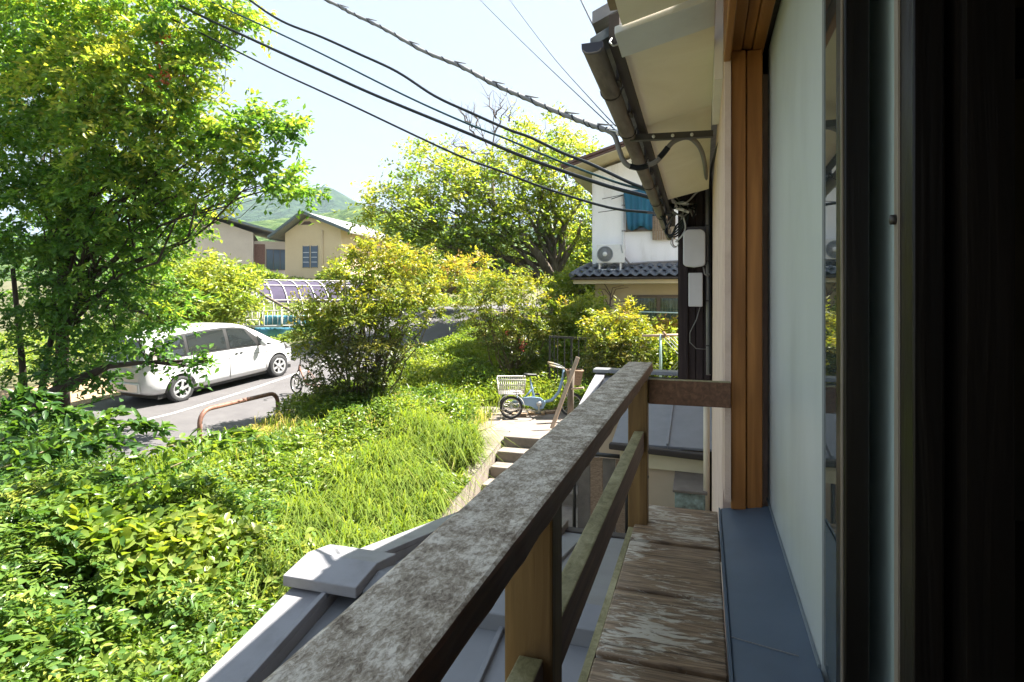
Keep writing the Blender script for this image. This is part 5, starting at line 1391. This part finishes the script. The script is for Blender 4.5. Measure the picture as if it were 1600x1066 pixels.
# ---- large tree on the left
tb = at(98, 640, 12.4)
trunk = [Vector((tb.x, tb.y, -.2)), at(96, 590, 12.4), at(98, 520, 12.3), at(101, 450, 12.2), at(108, 380, 12.0), at(113, 320, 11.8), at(120, 240, 11.6), at(130, 150, 11.4)]
bl_ = []
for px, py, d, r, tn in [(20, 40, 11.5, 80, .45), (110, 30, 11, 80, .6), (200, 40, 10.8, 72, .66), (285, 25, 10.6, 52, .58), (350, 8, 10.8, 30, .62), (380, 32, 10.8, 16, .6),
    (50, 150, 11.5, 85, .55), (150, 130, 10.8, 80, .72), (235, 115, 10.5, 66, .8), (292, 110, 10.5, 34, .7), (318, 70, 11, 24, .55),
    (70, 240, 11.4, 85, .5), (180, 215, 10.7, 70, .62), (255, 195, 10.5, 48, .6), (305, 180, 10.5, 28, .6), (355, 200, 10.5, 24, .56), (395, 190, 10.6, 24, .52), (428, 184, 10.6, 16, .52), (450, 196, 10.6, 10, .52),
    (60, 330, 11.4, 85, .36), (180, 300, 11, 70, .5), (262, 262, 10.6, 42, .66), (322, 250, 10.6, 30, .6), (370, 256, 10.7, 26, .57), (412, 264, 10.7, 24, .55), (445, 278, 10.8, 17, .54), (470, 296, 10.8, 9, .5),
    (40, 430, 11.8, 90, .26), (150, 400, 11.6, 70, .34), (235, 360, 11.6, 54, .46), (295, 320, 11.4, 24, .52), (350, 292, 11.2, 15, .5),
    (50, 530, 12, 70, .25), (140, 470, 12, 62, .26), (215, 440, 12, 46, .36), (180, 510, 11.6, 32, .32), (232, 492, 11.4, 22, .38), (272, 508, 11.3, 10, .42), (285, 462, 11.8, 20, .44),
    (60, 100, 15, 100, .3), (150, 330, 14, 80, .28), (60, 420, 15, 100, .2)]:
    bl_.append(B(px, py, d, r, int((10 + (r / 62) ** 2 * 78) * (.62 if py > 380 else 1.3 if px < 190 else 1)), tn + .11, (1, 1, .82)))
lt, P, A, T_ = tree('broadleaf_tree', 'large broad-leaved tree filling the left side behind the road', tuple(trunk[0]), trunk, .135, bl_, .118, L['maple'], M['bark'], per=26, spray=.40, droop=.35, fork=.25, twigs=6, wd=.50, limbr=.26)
rd = [at(262, 122, 10.2), at(258, 60, 10.4), at(246, 126, 10.2)]
Pr = np.array([rd[i % 3] for i in range(36)]) + RNG.normal(size=(36, 3)) * .06
leaf_mesh('red_shoots', Pr, RNG.normal(size=(36, 3)), up_normals(36), .12, .05, np.full(36, .9), leaf_mat('red young leaf', [(0, (.4, .06, .03)), (1, (.5, .10, .05))], .4), lt)['kind'] = 'stuff'
# second stems beside the trunk
for pts in ([(40, 640, 12.5), (34, 560, 12.3), (28, 500, 12.2), (20, 420, 12)], [(60, 640, 12.6), (72, 570, 12.4), (84, 510, 12.2)]):
    MB().tube([at(*p) for p in pts], [.07, .06, .05, .04][:len(pts)], 8).build('stem', M['bark'], lt)
lo = thing('leaning_tree', at(20, 660, 11.8), 'dark leaning trunk low over the dry leaf litter behind the car', 'tree')
MB().tube([at(-20, 700, 11.4), at(40, 640, 11.5), at(110, 600, 11.6), at(170, 572, 11.5), at(230, 566, 11.2), at(290, 570, 11.0)], [.20, .16, .11, .06, .035, .02], 9).build('trunk', M['bark'], lo)
P2, A2, T2, tips = sprays([B(290, 566, 10.9, 10, 7, .36), B(325, 566, 10.8, 10, 5, .4), B(225, 540, 11, 22, 24, .33), B(130, 560, 11.6, 50, 60, .25)], 12, .4, .3, .4)
for tp in tips[:3]:
    for k in range(5): MB().tube(wobble(at(230, 566, 11.2), Vector(tp[k]), 4, .05), .012, 5).build('branch', M['bark'], lo)
leaf_mesh('crown', P2, A2, up_normals(len(P2)), .14 * (.65 + .7 * RNG.random(len(P2))), .075, T2, L['maple'], lo)['kind'] = 'stuff'

# ---- pale bush behind the car, shrubs up the far side
def bush(name, label, base, blobs, stems, lmat, leaf, per=12, spray=.3, droop=.1, r0=.03, smat=None, group=None, shell=.35, cat='bush', wd=.45, nspread=.8):
    root = thing(name, base, label, cat, group)
    P, A, T, tips = sprays(blobs, per, spray, droop, shell)
    b = Vector(base)
    for i in range(stems):
        k = i % len(blobs)
        e = Vector(tips[k][(i * 7) % len(tips[k])])
        s = b + Vector((random.uniform(-.25, .25), random.uniform(-.25, .25), -.15))
        pts = wobble(s, e, 6, .06 * (e - s).length)
        MB().tube(pts, [r0 * (1 - .7 * j / 6) for j in range(7)], 6).build('stem', smat or M['stem'], root)
    leaf_mesh('foliage', P, A, up_normals(len(P), nspread), leaf * (.6 + .8 * RNG.random(len(P))), leaf * wd * (.7 + .6 * RNG.random(len(P))), T, lmat, root)['kind'] = 'stuff'
    return root, tips
bush('roadside_bush', 'pale green leafy bush beyond the car, left of the greenhouse', ground_at(330, 560, .2), [B(285, 425, 19, 38, 130, .62), B(338, 440, 18.5, 38, 170, .72), B(368, 436, 18.5, 20, 60, .8), B(330, 475, 18, 50, 220, .6), B(290, 480, 18, 50, 200, .5), B(375, 470, 18, 22, 50, .72), B(250, 440, 19, 50, 160, .45), B(210, 500, 19, 60, 160, .35)], 14, L['ivy'], .17, spray=.5, r0=.06)
for i, (px, py, d, r, tn, lab) in enumerate([(520, 432, 44, 14, .6, 'clipped pale hedge below the beige gabled house'), (425, 437, 44, 9, .55, 'low bush below the grey-walled house'), (392, 425, 46, 12, .5, 'small bush at the corner of the grey-walled house')]):
    bush('hedge', lab, at(px, py + 8, d), [B(px, py, d, r, 140, tn, (1.6, 1, .6))], 3, L['ivy'], .25, spray=.4, r0=.04, cat='hedge')

# ---- two nandina bushes on the bank and one by the neighbour's fence
def nandina(label, base, blobs, lower, stems):
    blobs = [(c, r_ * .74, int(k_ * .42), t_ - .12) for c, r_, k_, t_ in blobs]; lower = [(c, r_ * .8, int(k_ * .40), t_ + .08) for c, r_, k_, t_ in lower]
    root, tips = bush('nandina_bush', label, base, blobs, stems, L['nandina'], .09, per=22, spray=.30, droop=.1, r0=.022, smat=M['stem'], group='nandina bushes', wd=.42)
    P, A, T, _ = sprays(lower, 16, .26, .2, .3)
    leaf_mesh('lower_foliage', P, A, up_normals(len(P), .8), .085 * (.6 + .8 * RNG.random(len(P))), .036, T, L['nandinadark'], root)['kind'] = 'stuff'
    return root
b0 = at(565, 640, 12.2); b0.z = float(zground(b0.x, b0.y))
nandina('large yellow-green nandina bush with many bare stems, on the bank', b0,
    [B(560, 392, 12.2, 20, 60, .68), B(600, 395, 12.4, 38, 150, .74), B(640, 410, 12.6, 40, 150, .70), B(555, 435, 12, 42, 190, .60), B(610, 450, 12.2, 46, 210, .66), B(662, 446, 12.6, 32, 110, .66),
     B(500, 490, 12, 40, 190, .55), B(555, 490, 11.8, 40, 190, .58), B(490, 530, 12, 36, 130, .52), B(676, 478, 12.6, 24, 60, .55), B(625, 500, 12.2, 40, 150, .52)],
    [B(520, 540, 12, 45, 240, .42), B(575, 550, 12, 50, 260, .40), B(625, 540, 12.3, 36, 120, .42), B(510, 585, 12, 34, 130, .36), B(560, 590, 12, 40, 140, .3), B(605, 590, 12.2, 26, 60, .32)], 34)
b1 = at(800, 600, 15.2); b1.z = float(zground(b1.x, b1.y))
nandina('smaller nandina bush with red berries, behind the tricycle', b1,
    [B(745, 450, 15, 34, 120, .56), B(790, 445, 15.2, 36, 140, .62), B(830, 455, 15.4, 36, 130, .66), B(870, 480, 15.4, 30, 80, .6), B(735, 485, 15, 30, 90, .55), B(785, 490, 15, 40, 150, .55), B(830, 500, 15.2, 36, 120, .55)],
    [B(770, 520, 15, 36, 140, .45), B(815, 530, 15, 40, 170, .4), B(850, 525, 15.2, 30, 90, .42), B(810, 565, 15.2, 30, 80, .3)], 20)
b2 = at(955, 600, 13.2); b2.z = float(zground(b2.x, b2.y))
nandina('round nandina bush with pink-brown tips, between the fence and the handrail', b2,
    [B(940, 500, 13.2, 24, 90, .68), B(975, 497, 13.2, 24, 90, .80), B(1010, 515, 13.2, 22, 60, .74), B(950, 525, 13, 36, 160, .55), B(990, 525, 13, 32, 120, .55)],
    [B(950, 555, 13, 40, 240, .42), B(985, 560, 13, 38, 220, .40), B(960, 590, 13, 36, 170, .32), B(1000, 590, 13, 26, 110, .36), B(930, 580, 13, 24, 90, .34)], 16)
bush('garden_shrub', 'glossy green shrub between the smaller nandina and the fence', ground_at(905, 560, .6), [B(905, 495, 15.8, 34, 170, .6), B(885, 510, 15.8, 26, 100, .5), B(925, 480, 15.8, 18, 60, .65), B(905, 530, 15.6, 30, 110, .45)], 8, L['ivy'], .12, spray=.3)
bush('garden_shrub', 'low green shrub behind the diagonal netting', ground_at(1048, 590, .2), [B(1045, 545, 13.6, 26, 140, .55), B(1062, 570, 13.4, 26, 140, .5), B(1040, 580, 13.4, 24, 110, .5)], 6, L['ivy'], .10, spray=.25)
bush('garden_shrub', 'yellow-green shrub below the curtained window', ground_at(1050, 540, .8), [B(1040, 518, 15, 18, 70, .8), B(1064, 514, 15, 14, 50, .8), B(1022, 520, 15, 12, 40, .75)], 5, L['nandina'], .10, spray=.25)
# red berries on the smaller nandina, red young shoots on the left tree
bm_ = MB()
for (px, py, d) in [(815, 535, 14.6), (818, 540, 14.6), (813, 541, 14.6), (790, 520, 14.6), (820, 534, 14.6), (817, 546, 14.6)]:
    for k in range(6):
        c = at(px + random.uniform(-4, 4), py + random.uniform(-4, 4), d); bm_.lathe([(0, -.018), (.018, 0), (0, .018)], c, (0, 0, 1), 6)
bz = thing('berry_cluster', at(815, 540, 14.6), 'cluster of red berries hanging in the smaller nandina bush', 'berries')
tag(bm_.build('berries', plain('red berry', (0.5, 0.05, 0.06), 0.4), bz), kind='stuff')

# ---- round crowned tree in the middle distance
tb = at(872, 482, 23); tb.z = float(zground(tb.x, tb.y)) - .1
trunk = [tb, at(868, 455, 23), at(865, 420, 23), at(862, 385, 23), at(855, 350, 23), at(845, 315, 23), at(835, 270, 23)]
bl_ = []
for px, py, d, r, tn in [(845, 205, 23, 34, .62), (880, 225, 23, 30, .6), (905, 240, 23, 22, .6), (840, 240, 22.5, 40, .55), (795, 250, 22.5, 30, .6), (665, 245, 22, 22, .5), (690, 262, 22, 26, .55), (730, 265, 22, 34, .55),
    (650, 290, 21.5, 34, .5), (610, 320, 21, 30, .56), (580, 325, 21, 16, .55), (700, 300, 21.5, 44, .55), (760, 300, 21.5, 48, .6), (810, 300, 22, 46, .58), (860, 290, 22.5, 42, .6), (900, 290, 22.5, 30, .66), (650, 340, 21, 44, .5), (620, 355, 21, 26, .5),
    (710, 350, 21.5, 50, .42), (770, 350, 22, 50, .4), (830, 345, 23, 44, .42), (885, 335, 23.5, 42, .55), (905, 370, 24, 34, .5), (680, 385, 22, 38, .36), (740, 390, 23, 46, .32), (800, 390, 24, 40, .36), (900, 410, 24.5, 34, .45), (840, 420, 24.5, 30, .4)]:
    bl_.append(B(px, py, d, r, int(9 + (r / 40) ** 2 * 40), tn + .12, (1, 1, .72)))
rt, P, A, T_ = tree('spreading_tree', 'spreading light-green tree with grey limbs beside the white house', tuple(tb), trunk, .25, bl_, .165, L['zelkova'], M['barkpale'], per=24, spray=.75, droop=.15, fork=.15, twigs=5, wd=.48, limbr=.32)
MB().tube([at(866, 440, 22.9), at(845, 405, 22.5), at(815, 365, 22), at(780, 340, 21.6)], [.20, .17, .12, .06], 8).build('limb', M['barkpale'], rt)
MB().tube([at(868, 430, 23), at(885, 400, 23.2), at(903, 370, 23.4), at(908, 345, 23.5)], [.16, .12, .08, .04], 8).build('limb', M['barkpale'], rt)
# leafless treetop poking out
bt = thing('bare_tree', at(770, 330, 26), 'leafless dead treetop sticking out above the spreading tree', 'tree')
MB().tube([at(775, 420, 26), at(772, 330, 26), at(768, 250, 26)], [.14, .10, .06], 8).build('trunk', M['bare'], bt)
for x0, y0, x1, y1 in ((769, 255, 730, 232), (768, 248, 748, 190), (768, 245, 775, 160), (730, 232, 700, 225), (745, 215, 726, 180), (738, 200, 715, 170), (772, 210, 795, 165), (775, 185, 762, 150), (772, 240, 715, 242), (715, 242, 690, 235), (775, 180, 790, 150), (795, 190, 800, 170), (745, 200, 742, 165)):
    pts = wobble(at(x0, y0, 26), at(x1, y1, 26), 5, .12)
    MB().tube(pts, [.045 * (1 - .75 * j / 5) for j in range(6)], 5).build('branch', M['bare'], bt)
    for k in range(7):
        s = pts[random.randint(1, 5)]; e = s + Vector((random.uniform(-.6, .6), random.uniform(-.5, .5), random.uniform(.1, .8)))
        MB().tube(wobble(s, e, 3, .06), [.013, .010, .007, .004], 4).build('twig', M['bare'], bt)
# hedges and bushes in the middle distance
for i, (lab, bl2, lm, lf) in enumerate([
    ('dark green bushes under the spreading tree', [B(700, 420, 26, 40, 180, .4, (1.4, 1, .7)), B(770, 425, 27, 40, 170, .4, (1.3, 1, .7)), B(640, 415, 27, 34, 130, .45, (1.3, 1, .8))], 'hedge', .2),
    ('yellow-green bush between the two nandina bushes', [B(710, 425, 17.5, 24, 80, .74), B(745, 415, 18, 20, 50, .7)], 'nandina', .12),
    ('pale bush right of the tree trunk beside the white house', [B(905, 440, 19, 26, 120, .62), B(885, 460, 19, 30, 130, .6), B(915, 455, 18.5, 18, 60, .7)], 'ivy', .15),
    ('dense dark tree behind the left wall of the white house', [B(915, 350, 28, 40, 170, .4), B(905, 400, 28, 40, 180, .4), B(935, 420, 28, 34, 140, .35)], 'hedge', .22),
    ('far dark hedge below the wooded slope', [B(600, 395, 60, 24, 140, .4, (2, 1, .6)), B(560, 412, 58, 20, 110, .4, (2, 1, .6)), B(660, 390, 62, 26, 130, .45, (1.6, 1, .8))], 'hedge', .4),
    ]):
    bush('distant_bush', lab, tuple(bl2[0][0] - np.array([0, 0, bl2[0][1][2] * 1.2])), bl2, 6, L[lm], lf, spray=lf * 2.4, r0=.05)
def heap(name, label, x0, x1, y0, y1, n, leaf, lmat, hfun, tint, per_jit=.5, kind='stuff', fancy=False, wd=.5, rise=.6):
    X = RNG.uniform(x0, x1, n); Y = RNG.uniform(y0, y1, n)
    H_, keep = hfun(X, Y)
    X, Y, H_ = X[keep], Y[keep], H_[keep]; n = len(X)
    Z = zground(X, Y) + H_ * (1 - rise * RNG.random(n) ** 2) 
    P = np.stack([X, Y, Z], -1)
    A = unit(RNG.normal(size=(n, 3)) * np.array([1, 1, .5]) + np.array([0, 0, .15]))
    T = tint + .2 * RNG.normal(size=n) + .2 * np.sin(X * 2.3 + Y) * np.sin(Y * 1.7)
    o = leaf_mesh(name, P, A, up_normals(n, .6), leaf * (.6 + .8 * RNG.random(n)), leaf * wd * (.7 + .6 * RNG.random(n)), T, lmat, None, fancy=fancy)
    tag(o, label, None, None, kind)
    return P, A, T
def lumps(X, Y, s, seed=0):
    return (np.sin(X * s + seed) * np.sin(Y * s * 1.13 + seed * 2) + .6 * np.sin(X * s * 2.1 + Y * s * 1.7 + seed) + .4 * np.sin(X * s * 4.3 - Y * s * 3.9)) / 2 * .5 + .5

# ---- ground cover on the bank
def bankh(X, Y):
    h = .10 + .26 * lumps(X, Y, 2.2, 1) + .20 * lumps(X, Y, 5.1, 8)
    keep = (X < np.interp(Y, [0, 8.8, 9.8, 10.7, 11.4], [-3.45, -3.5, -3.72, -4.12, -4.7]) - .07 * np.sin(Y * 5)) & (X > -8.0 + .12 * np.sin(Y * 2))
    keep &= ~((np.abs(X + 7.3) < .7) & (np.abs(Y - 8.9) < .8) & (RNG.random(len(X)) < .7))
    h = h * (1 - .72 * sstep(-6.2, -7.4, X) * sstep(10.2, 9.0, Y))
    keep &= (lumps(X, Y, 2.6, 15) > .22) | (RNG.random(len(X)) < .35)
    return h, keep
heap('ground_cover', 'leafy ground cover on the sunny bank', -8.1, -3.3, 3.0, 12.2, 90000, .085, L['ivy'], bankh, .40)
def midh(X, Y):
    h = .10 + .55 * lumps(X, Y, 1.4, 3) * sstep(12.6, 13.6, Y)
    keep = (X > -7.95 + .1 * np.sin(Y)) & (X < -1.8) & (Y > 12.75 + .12 * np.sin(X * 4))
    return h, keep
heap('ground_cover', 'leafy weeds on the slope behind the path', -8, -1.8, 12.6, 21, 50000, .085, L['ivy'], midh, .5)
def lefth(X, Y):
    return .1 + .5 * lumps(X, Y, .9, 5), (X < -13.7) & ~((X > -16.4) & (Y < 12.3))
heap('undergrowth', 'weeds and undergrowth beyond the road', -34, -13.6, 5, 46, 60000, .16, L['ivy'], lefth, .45)
def yardh(X, Y): return .12 + .3 * lumps(X, Y, 1.7, 2), (Y > 12.7) | (X < -1.9)
heap('ground_cover', 'weeds in front of the white house', -3, 2, 12.6, 17.2, 14000, .09, L['ivy'], yardh, .5)

def blades(name, label, X, Y, length, width, lean, tint, mat):
    n = len(X); Z = zground(X, Y)
    base = np.stack([X, Y, Z - .02], -1)
    ln = length * (.55 + .9 * RNG.random(n))[:, None]
    a = np.arctan2(lean[1], lean[0]) + RNG.normal(size=n) * (.9 if lean[2] < .5 else .55)
    dh = np.stack([np.cos(a), np.sin(a), np.zeros(n)], -1)
    k = (lean[2] * (.4 + .9 * RNG.random(n)))[:, None]
    side = np.stack([-np.sin(a), np.cos(a), np.zeros(n)], -1) * (width * (.6 + .8 * RNG.random(n)))[:, None]
    up = np.array([0, 0, 1.0])
    p1 = base + up * ln * .45 + dh * ln * .12 * k
    p2 = base + up * ln * (.80 - .12 * k) + dh * ln * .42 * k
    p3 = base + up * ln * (.92 - .42 * k) + dh * ln * .80 * k
    V = np.stack([base - side, base + side, p1 - side * .9, p1 + side * .9, p2 - side * .6, p2 + side * .6, p3], 1).reshape(-1, 3)
    tri = np.array([(0,1,3),(0,3,2),(2,3,5),(2,5,4),(4,5,6)])
    T = (np.arange(n)[:, None, None] * 7 + tri[None]).reshape(-1)
    o = tri_mesh(name, V, T, np.repeat(tint + .17 * RNG.normal(size=n), 7), mat)
    return tag(o, label, None, None, 'stuff')
def scatter(n, f):
    X, Y = f(n); return X, Y
n = 60000
X = RNG.uniform(-8.05, -4.1, n); Y = RNG.uniform(4, 12.4, n); k = lumps(X, Y, 1.9, 7) > .28
k &= RNG.random(n) < .22
blades('grass', 'short grass on the sunny bank', X[k], Y[k], .26, .006, (.6, -1, .6), .34, L['grass'])
cx = RNG.uniform(-5.2, -3.6, 120); cy = RNG.uniform(5.2, 10.0, 120)
X = np.repeat(cx, 60) + RNG.normal(size=120 * 60) * .10; Y = np.repeat(cy, 60) + RNG.normal(size=120 * 60) * .10
k = (X < np.interp(Y, [8.8, 9.8, 10.7], [-3.5, -3.75, -4.1])); blades('long_grass', 'long arching grass tussocks beside the ramp', X[k], Y[k], .62, .009, (.7, -.8, 1.15), .40, L['grass'])
n = 26000
X = RNG.uniform(-7.9, -2, n); Y = RNG.uniform(12.8, 20, n)
blades('grass', 'grass among the weeds behind the path', X, Y, .3, .007, (.3, -1, .6), .55, L['grass'])
n = 1100
cx = RNG.uniform(-7.6, -3.8, 34); cy = RNG.uniform(5, 11.5, 34); pk_ = RNG.integers(0, 34, n)
blades('dry_grass', 'dry straw-coloured stalks scattered through the bank', cx[pk_] + RNG.normal(size=n) * .16, cy[pk_] + RNG.normal(size=n) * .16, .42, .004, (.5, -.6, 1.0), 1.1, L['grass'])
n = 3000
X = np.concatenate([RNG.normal(-7.3, .35, n)]); Y = RNG.normal(8.9, .4, n)
blades('dry_grass', 'dry straw-coloured grass near the barrier', X, Y, .16, .005, (.6, -1, .9), 1.1, L['grass'])

# ---- leafy shrub in the near left corner
def shz(X, Y):
    top = -.50 + .95 * sstep(-3.4, -6.6, X) + .25 * sstep(-7.4, -8.6, X) - .35 * sstep(4.2, 1.5, Y) * 1.0
    return top + .50 * (lumps(X, Y, 1.35, 4) - .5) + .22 * (lumps(X, Y, 3.3, 9) - .5)
sh = thing('leafy_shrub', (-5.5, 4.2, -.8), 'mass of glossy broad-leaved shrub and creeper in the near left corner', 'shrub')
n = 76000
X = RNG.uniform(-11, -3.1, n); Y = RNG.uniform(1.2, 7.6, n)
edge = 5.55 + .30 * np.sin(X * 2.1) + .45 * sstep(-7.4, -8.4, X) - .18 * np.clip(X + 6, -4, 3) ** 2 * 0
keep = (Y < edge + .5 * RNG.random(n)) & (X < -3.45 - .15 * np.sin(Y * 3) - .12 * np.clip(Y - 3.5, 0, 4)) & (Y > -.62 * X - 2.2 - .6) 
X, Y = X[keep], Y[keep]; n = len(X)
Z = shz(X, Y) - .55 * RNG.random(n) ** 2.2
P = np.stack([X, Y, Z], -1)
A = unit(np.stack([np.cos(X * 3 + Y * 2) * .5 + .5, np.sin(Y * 3.1 - X) * .5 - .4, np.full(n, .05)], -1) + RNG.normal(size=(n, 3)) * .55)
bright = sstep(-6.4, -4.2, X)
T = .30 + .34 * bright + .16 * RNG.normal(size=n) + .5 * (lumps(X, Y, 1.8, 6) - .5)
szv = .6 + .9 * np.clip(lumps(X, Y, 1.3, 12), 0, 1)
pat = np.exp(-((X + 5.5) ** 2 / 1.1 + (Y - 5.0) ** 2 / .8)) + .25 * (lumps(X, Y, 2.9, 31) - .5)
q = np.where(pat >= .4)[0]; m_ = len(q)
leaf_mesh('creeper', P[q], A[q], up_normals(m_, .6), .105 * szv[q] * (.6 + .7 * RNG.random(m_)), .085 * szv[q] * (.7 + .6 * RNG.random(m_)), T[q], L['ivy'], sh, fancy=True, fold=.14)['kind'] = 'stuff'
for nm, cnt, per, lng, lf, wd_, dt in (('fronds', 1900, 20, .46, .085, .034, .04), ('fine_fronds', 2300, 26, .36, .052, .017, .16), ('broad_sprays', 800, 9, .30, .12, .06, -.06)):
    q = RNG.choice(np.where(pat < .5)[0], cnt)
    if nm == 'fine_fronds': q = q[lumps(X[q], Y[q], 1.1, 21) > .42]
    k_ = len(q)
    ax = unit(np.stack([.9 + .5 * np.sin(Y[q] * 2.2), -.35 + .5 * np.sin(X[q] * 1.9), np.full(k_, .12)], -1) + RNG.normal(size=(k_, 3)) * np.array([.55, .55, .3]))
    sd = unit(np.cross(ax, np.array([0, 0, 1.0]) + RNG.normal(size=(k_, 3)) * .3))
    t = (np.arange(per)[None, :, None] + .5 * RNG.random((k_, per, 1))) / per
    ll = lng * (.6 + .8 * RNG.random((k_, 1, 1)))
    p = P[q][:, None] - ax[:, None] * ll * .4 + ax[:, None] * t * ll + np.array([0, 0, -.30]) * t ** 2 * ll + RNG.normal(size=(k_, per, 3)) * .008
    sg = np.where(np.arange(per) % 2 == 0, 1.0, -1.0)[None, :, None]
    la = ax[:, None] * .65 + sd[:, None] * sg * .75 + RNG.normal(size=(k_, per, 3)) * .2
    p = p.reshape(-1, 3); m_ = len(p)
    tt = (T[q][:, None] + dt + .10 * RNG.normal(size=(k_, per)) + .1 * t[..., 0]).reshape(-1)
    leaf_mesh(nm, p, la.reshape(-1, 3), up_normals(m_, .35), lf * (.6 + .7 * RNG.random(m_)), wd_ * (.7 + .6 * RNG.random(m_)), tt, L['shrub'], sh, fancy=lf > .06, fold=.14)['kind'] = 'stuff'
# a thin inner layer of darker leaves
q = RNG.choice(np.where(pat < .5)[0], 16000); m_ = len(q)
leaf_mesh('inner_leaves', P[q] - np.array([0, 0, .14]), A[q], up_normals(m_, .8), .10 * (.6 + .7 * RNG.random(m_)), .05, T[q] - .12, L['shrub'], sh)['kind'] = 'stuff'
for i in range(110):
    j = RNG.integers(0, n); e = Vector(P[j]); s = e + Vector((random.uniform(-.5, .1), random.uniform(-.2, .6), -random.uniform(.3, .7)))
    MB().tube(wobble(s, e, 4, .06), [.012, .011, .009, .007, .005], 5).build('stem', M['stalk'] if i % 3 == 0 else M['stem'], sh)
# long shoots reaching over the kerb
def shoot(pts, nl, leaf, tint):
    Q = [at(*p) for p in pts]
    MB().tube(Q, [.010 * (1 - .6 * i / (len(Q)-1)) for i in range(len(Q))], 5).build('stem', M['stalk'], sh)
    Pp, Aa = [], []
    for i in range(nl):
        t = random.random() * (len(Q) - 1.001); j = int(t); p = Q[j].lerp(Q[j+1], t - j); dd = (Q[j+1] - Q[j]).normalized()
        Pp.append(p + Vector((random.gauss(0, .03), random.gauss(0, .03), random.gauss(0, .03)))); Aa.append(dd * .6 + Vector((random.gauss(0, .7), random.gauss(0, .7), random.gauss(-.1, .4))))
    Pp = np.array(Pp); Aa = np.array(Aa)
    leaf_mesh('spray', Pp, Aa, up_normals(nl, .5), leaf * (.6 + .8 * RNG.random(nl)), leaf * .5, tint + .15 * RNG.normal(size=nl), L['shrub'], sh, fancy=True)['kind'] = 'stuff'
shoot([(150, 740, 6.6), (230, 705, 6.8), (300, 688, 7.0), (360, 678, 7.2), (398, 672, 7.4)], 150, .13, .6)
shoot([(200, 760, 6.4), (290, 720, 6.6), (350, 690, 6.9), (420, 690, 7.1)], 120, .12, .55)
shoot([(-10, 735, 5.6), (50, 715, 5.8), (120, 678, 6.0), (190, 640, 6.3)], 150, .13, .4)
shoot([(60, 690, 6.6), (140, 668, 6.8), (215, 662, 7.1), (260, 670, 7.3)], 160, .13, .35)
for pts in ([(0, 690, 6.6), (60, 640, 6.9), (130, 650, 7.1)], [(20, 720, 6.3), (110, 700, 6.5), (200, 690, 6.8)], [(0, 650, 7), (30, 615, 7.2), (80, 622, 7.4)]):
    shoot(pts, 170, .14, .25)
# the leaves that show largest are pieces of their own
depth = -P[:, 0] * ST + P[:, 1] * CT
pxx = 800 + F * (P[:, 0] * CT + P[:, 1] * ST) / depth; pyy = HY + F * (EYE - P[:, 2]) / depth
ok = (depth > 1) & (pxx > 10) & (pxx < 430) & (pyy > 640) & (pyy < 1060) & (P[:, 2] > shz(X, Y) - .05)
idx = np.where(ok)[0]; RNG.shuffle(idx); idx = idx[:240]
protos = []
for i in range(5):
    q = leaf_mesh('leaf', np.zeros((1, 3)), np.array([[1., 0, 0]]), np.array([[0., 0, 1]]), 1.0, .58, np.array([.25 + .17 * i]), L['shrub'] if i < 3 else L['ivy'], sh, world=False, fancy=True, fold=.16)
    protos.append(q)
used = [False] * 5
inv = WM[sh.name].inverted()
for j in idx:
    k = int(np.clip((T[j] - .15) * 6, 0, 4)); a = Vector(A[j]); a.z = abs(a.z) * .3; a.normalize()
    nrm = (Vector((0.15, -.25, 1)) + Vector(RNG.normal(size=3)) * .3).normalized(); sd = nrm.cross(a).normalized(); up = a.cross(sd)
    s = (.10 if pat[j] < .4 else .13) * random.uniform(.55, 1.2)
    Mx = inv @ Matrix.Translation(Vector(P[j]) + Vector((0, 0, .05))) @ Matrix(((a.x*s, sd.x*s, up.x*s, 0), (a.y*s, sd.y*s, up.y*s, 0), (a.z*s, sd.z*s, up.z*s, 0), (0, 0, 0, 1)))
    if not used[k]: protos[k].matrix_basis = Mx; used[k] = True
    else: same(protos[k], M=Mx)
for k in range(5):
    if not used[k]: bpy.data.objects.remove(protos[k])


# ------------------------------------------------------------------ air
hm = bpy.data.materials.new('haze air'); hm.use_nodes = True
hn = hm.node_tree; hn.nodes.clear()
ho_ = hn.nodes.new('ShaderNodeOutputMaterial'); hv = hn.nodes.new('ShaderNodeVolumePrincipled')
hv.inputs['Color'].default_value = (0.70, 0.85, 1.0, 1); hv.inputs['Density'].default_value = 0.00016; hv.inputs['Anisotropy'].default_value = 0.3
hn.links.new(hv.outputs[0], ho_.inputs['Volume'])
hz_ = MB().box((-3600, -900, -90), (3600, 3900, 420)).build('haze', hm); tag(hz_, kind='stuff')
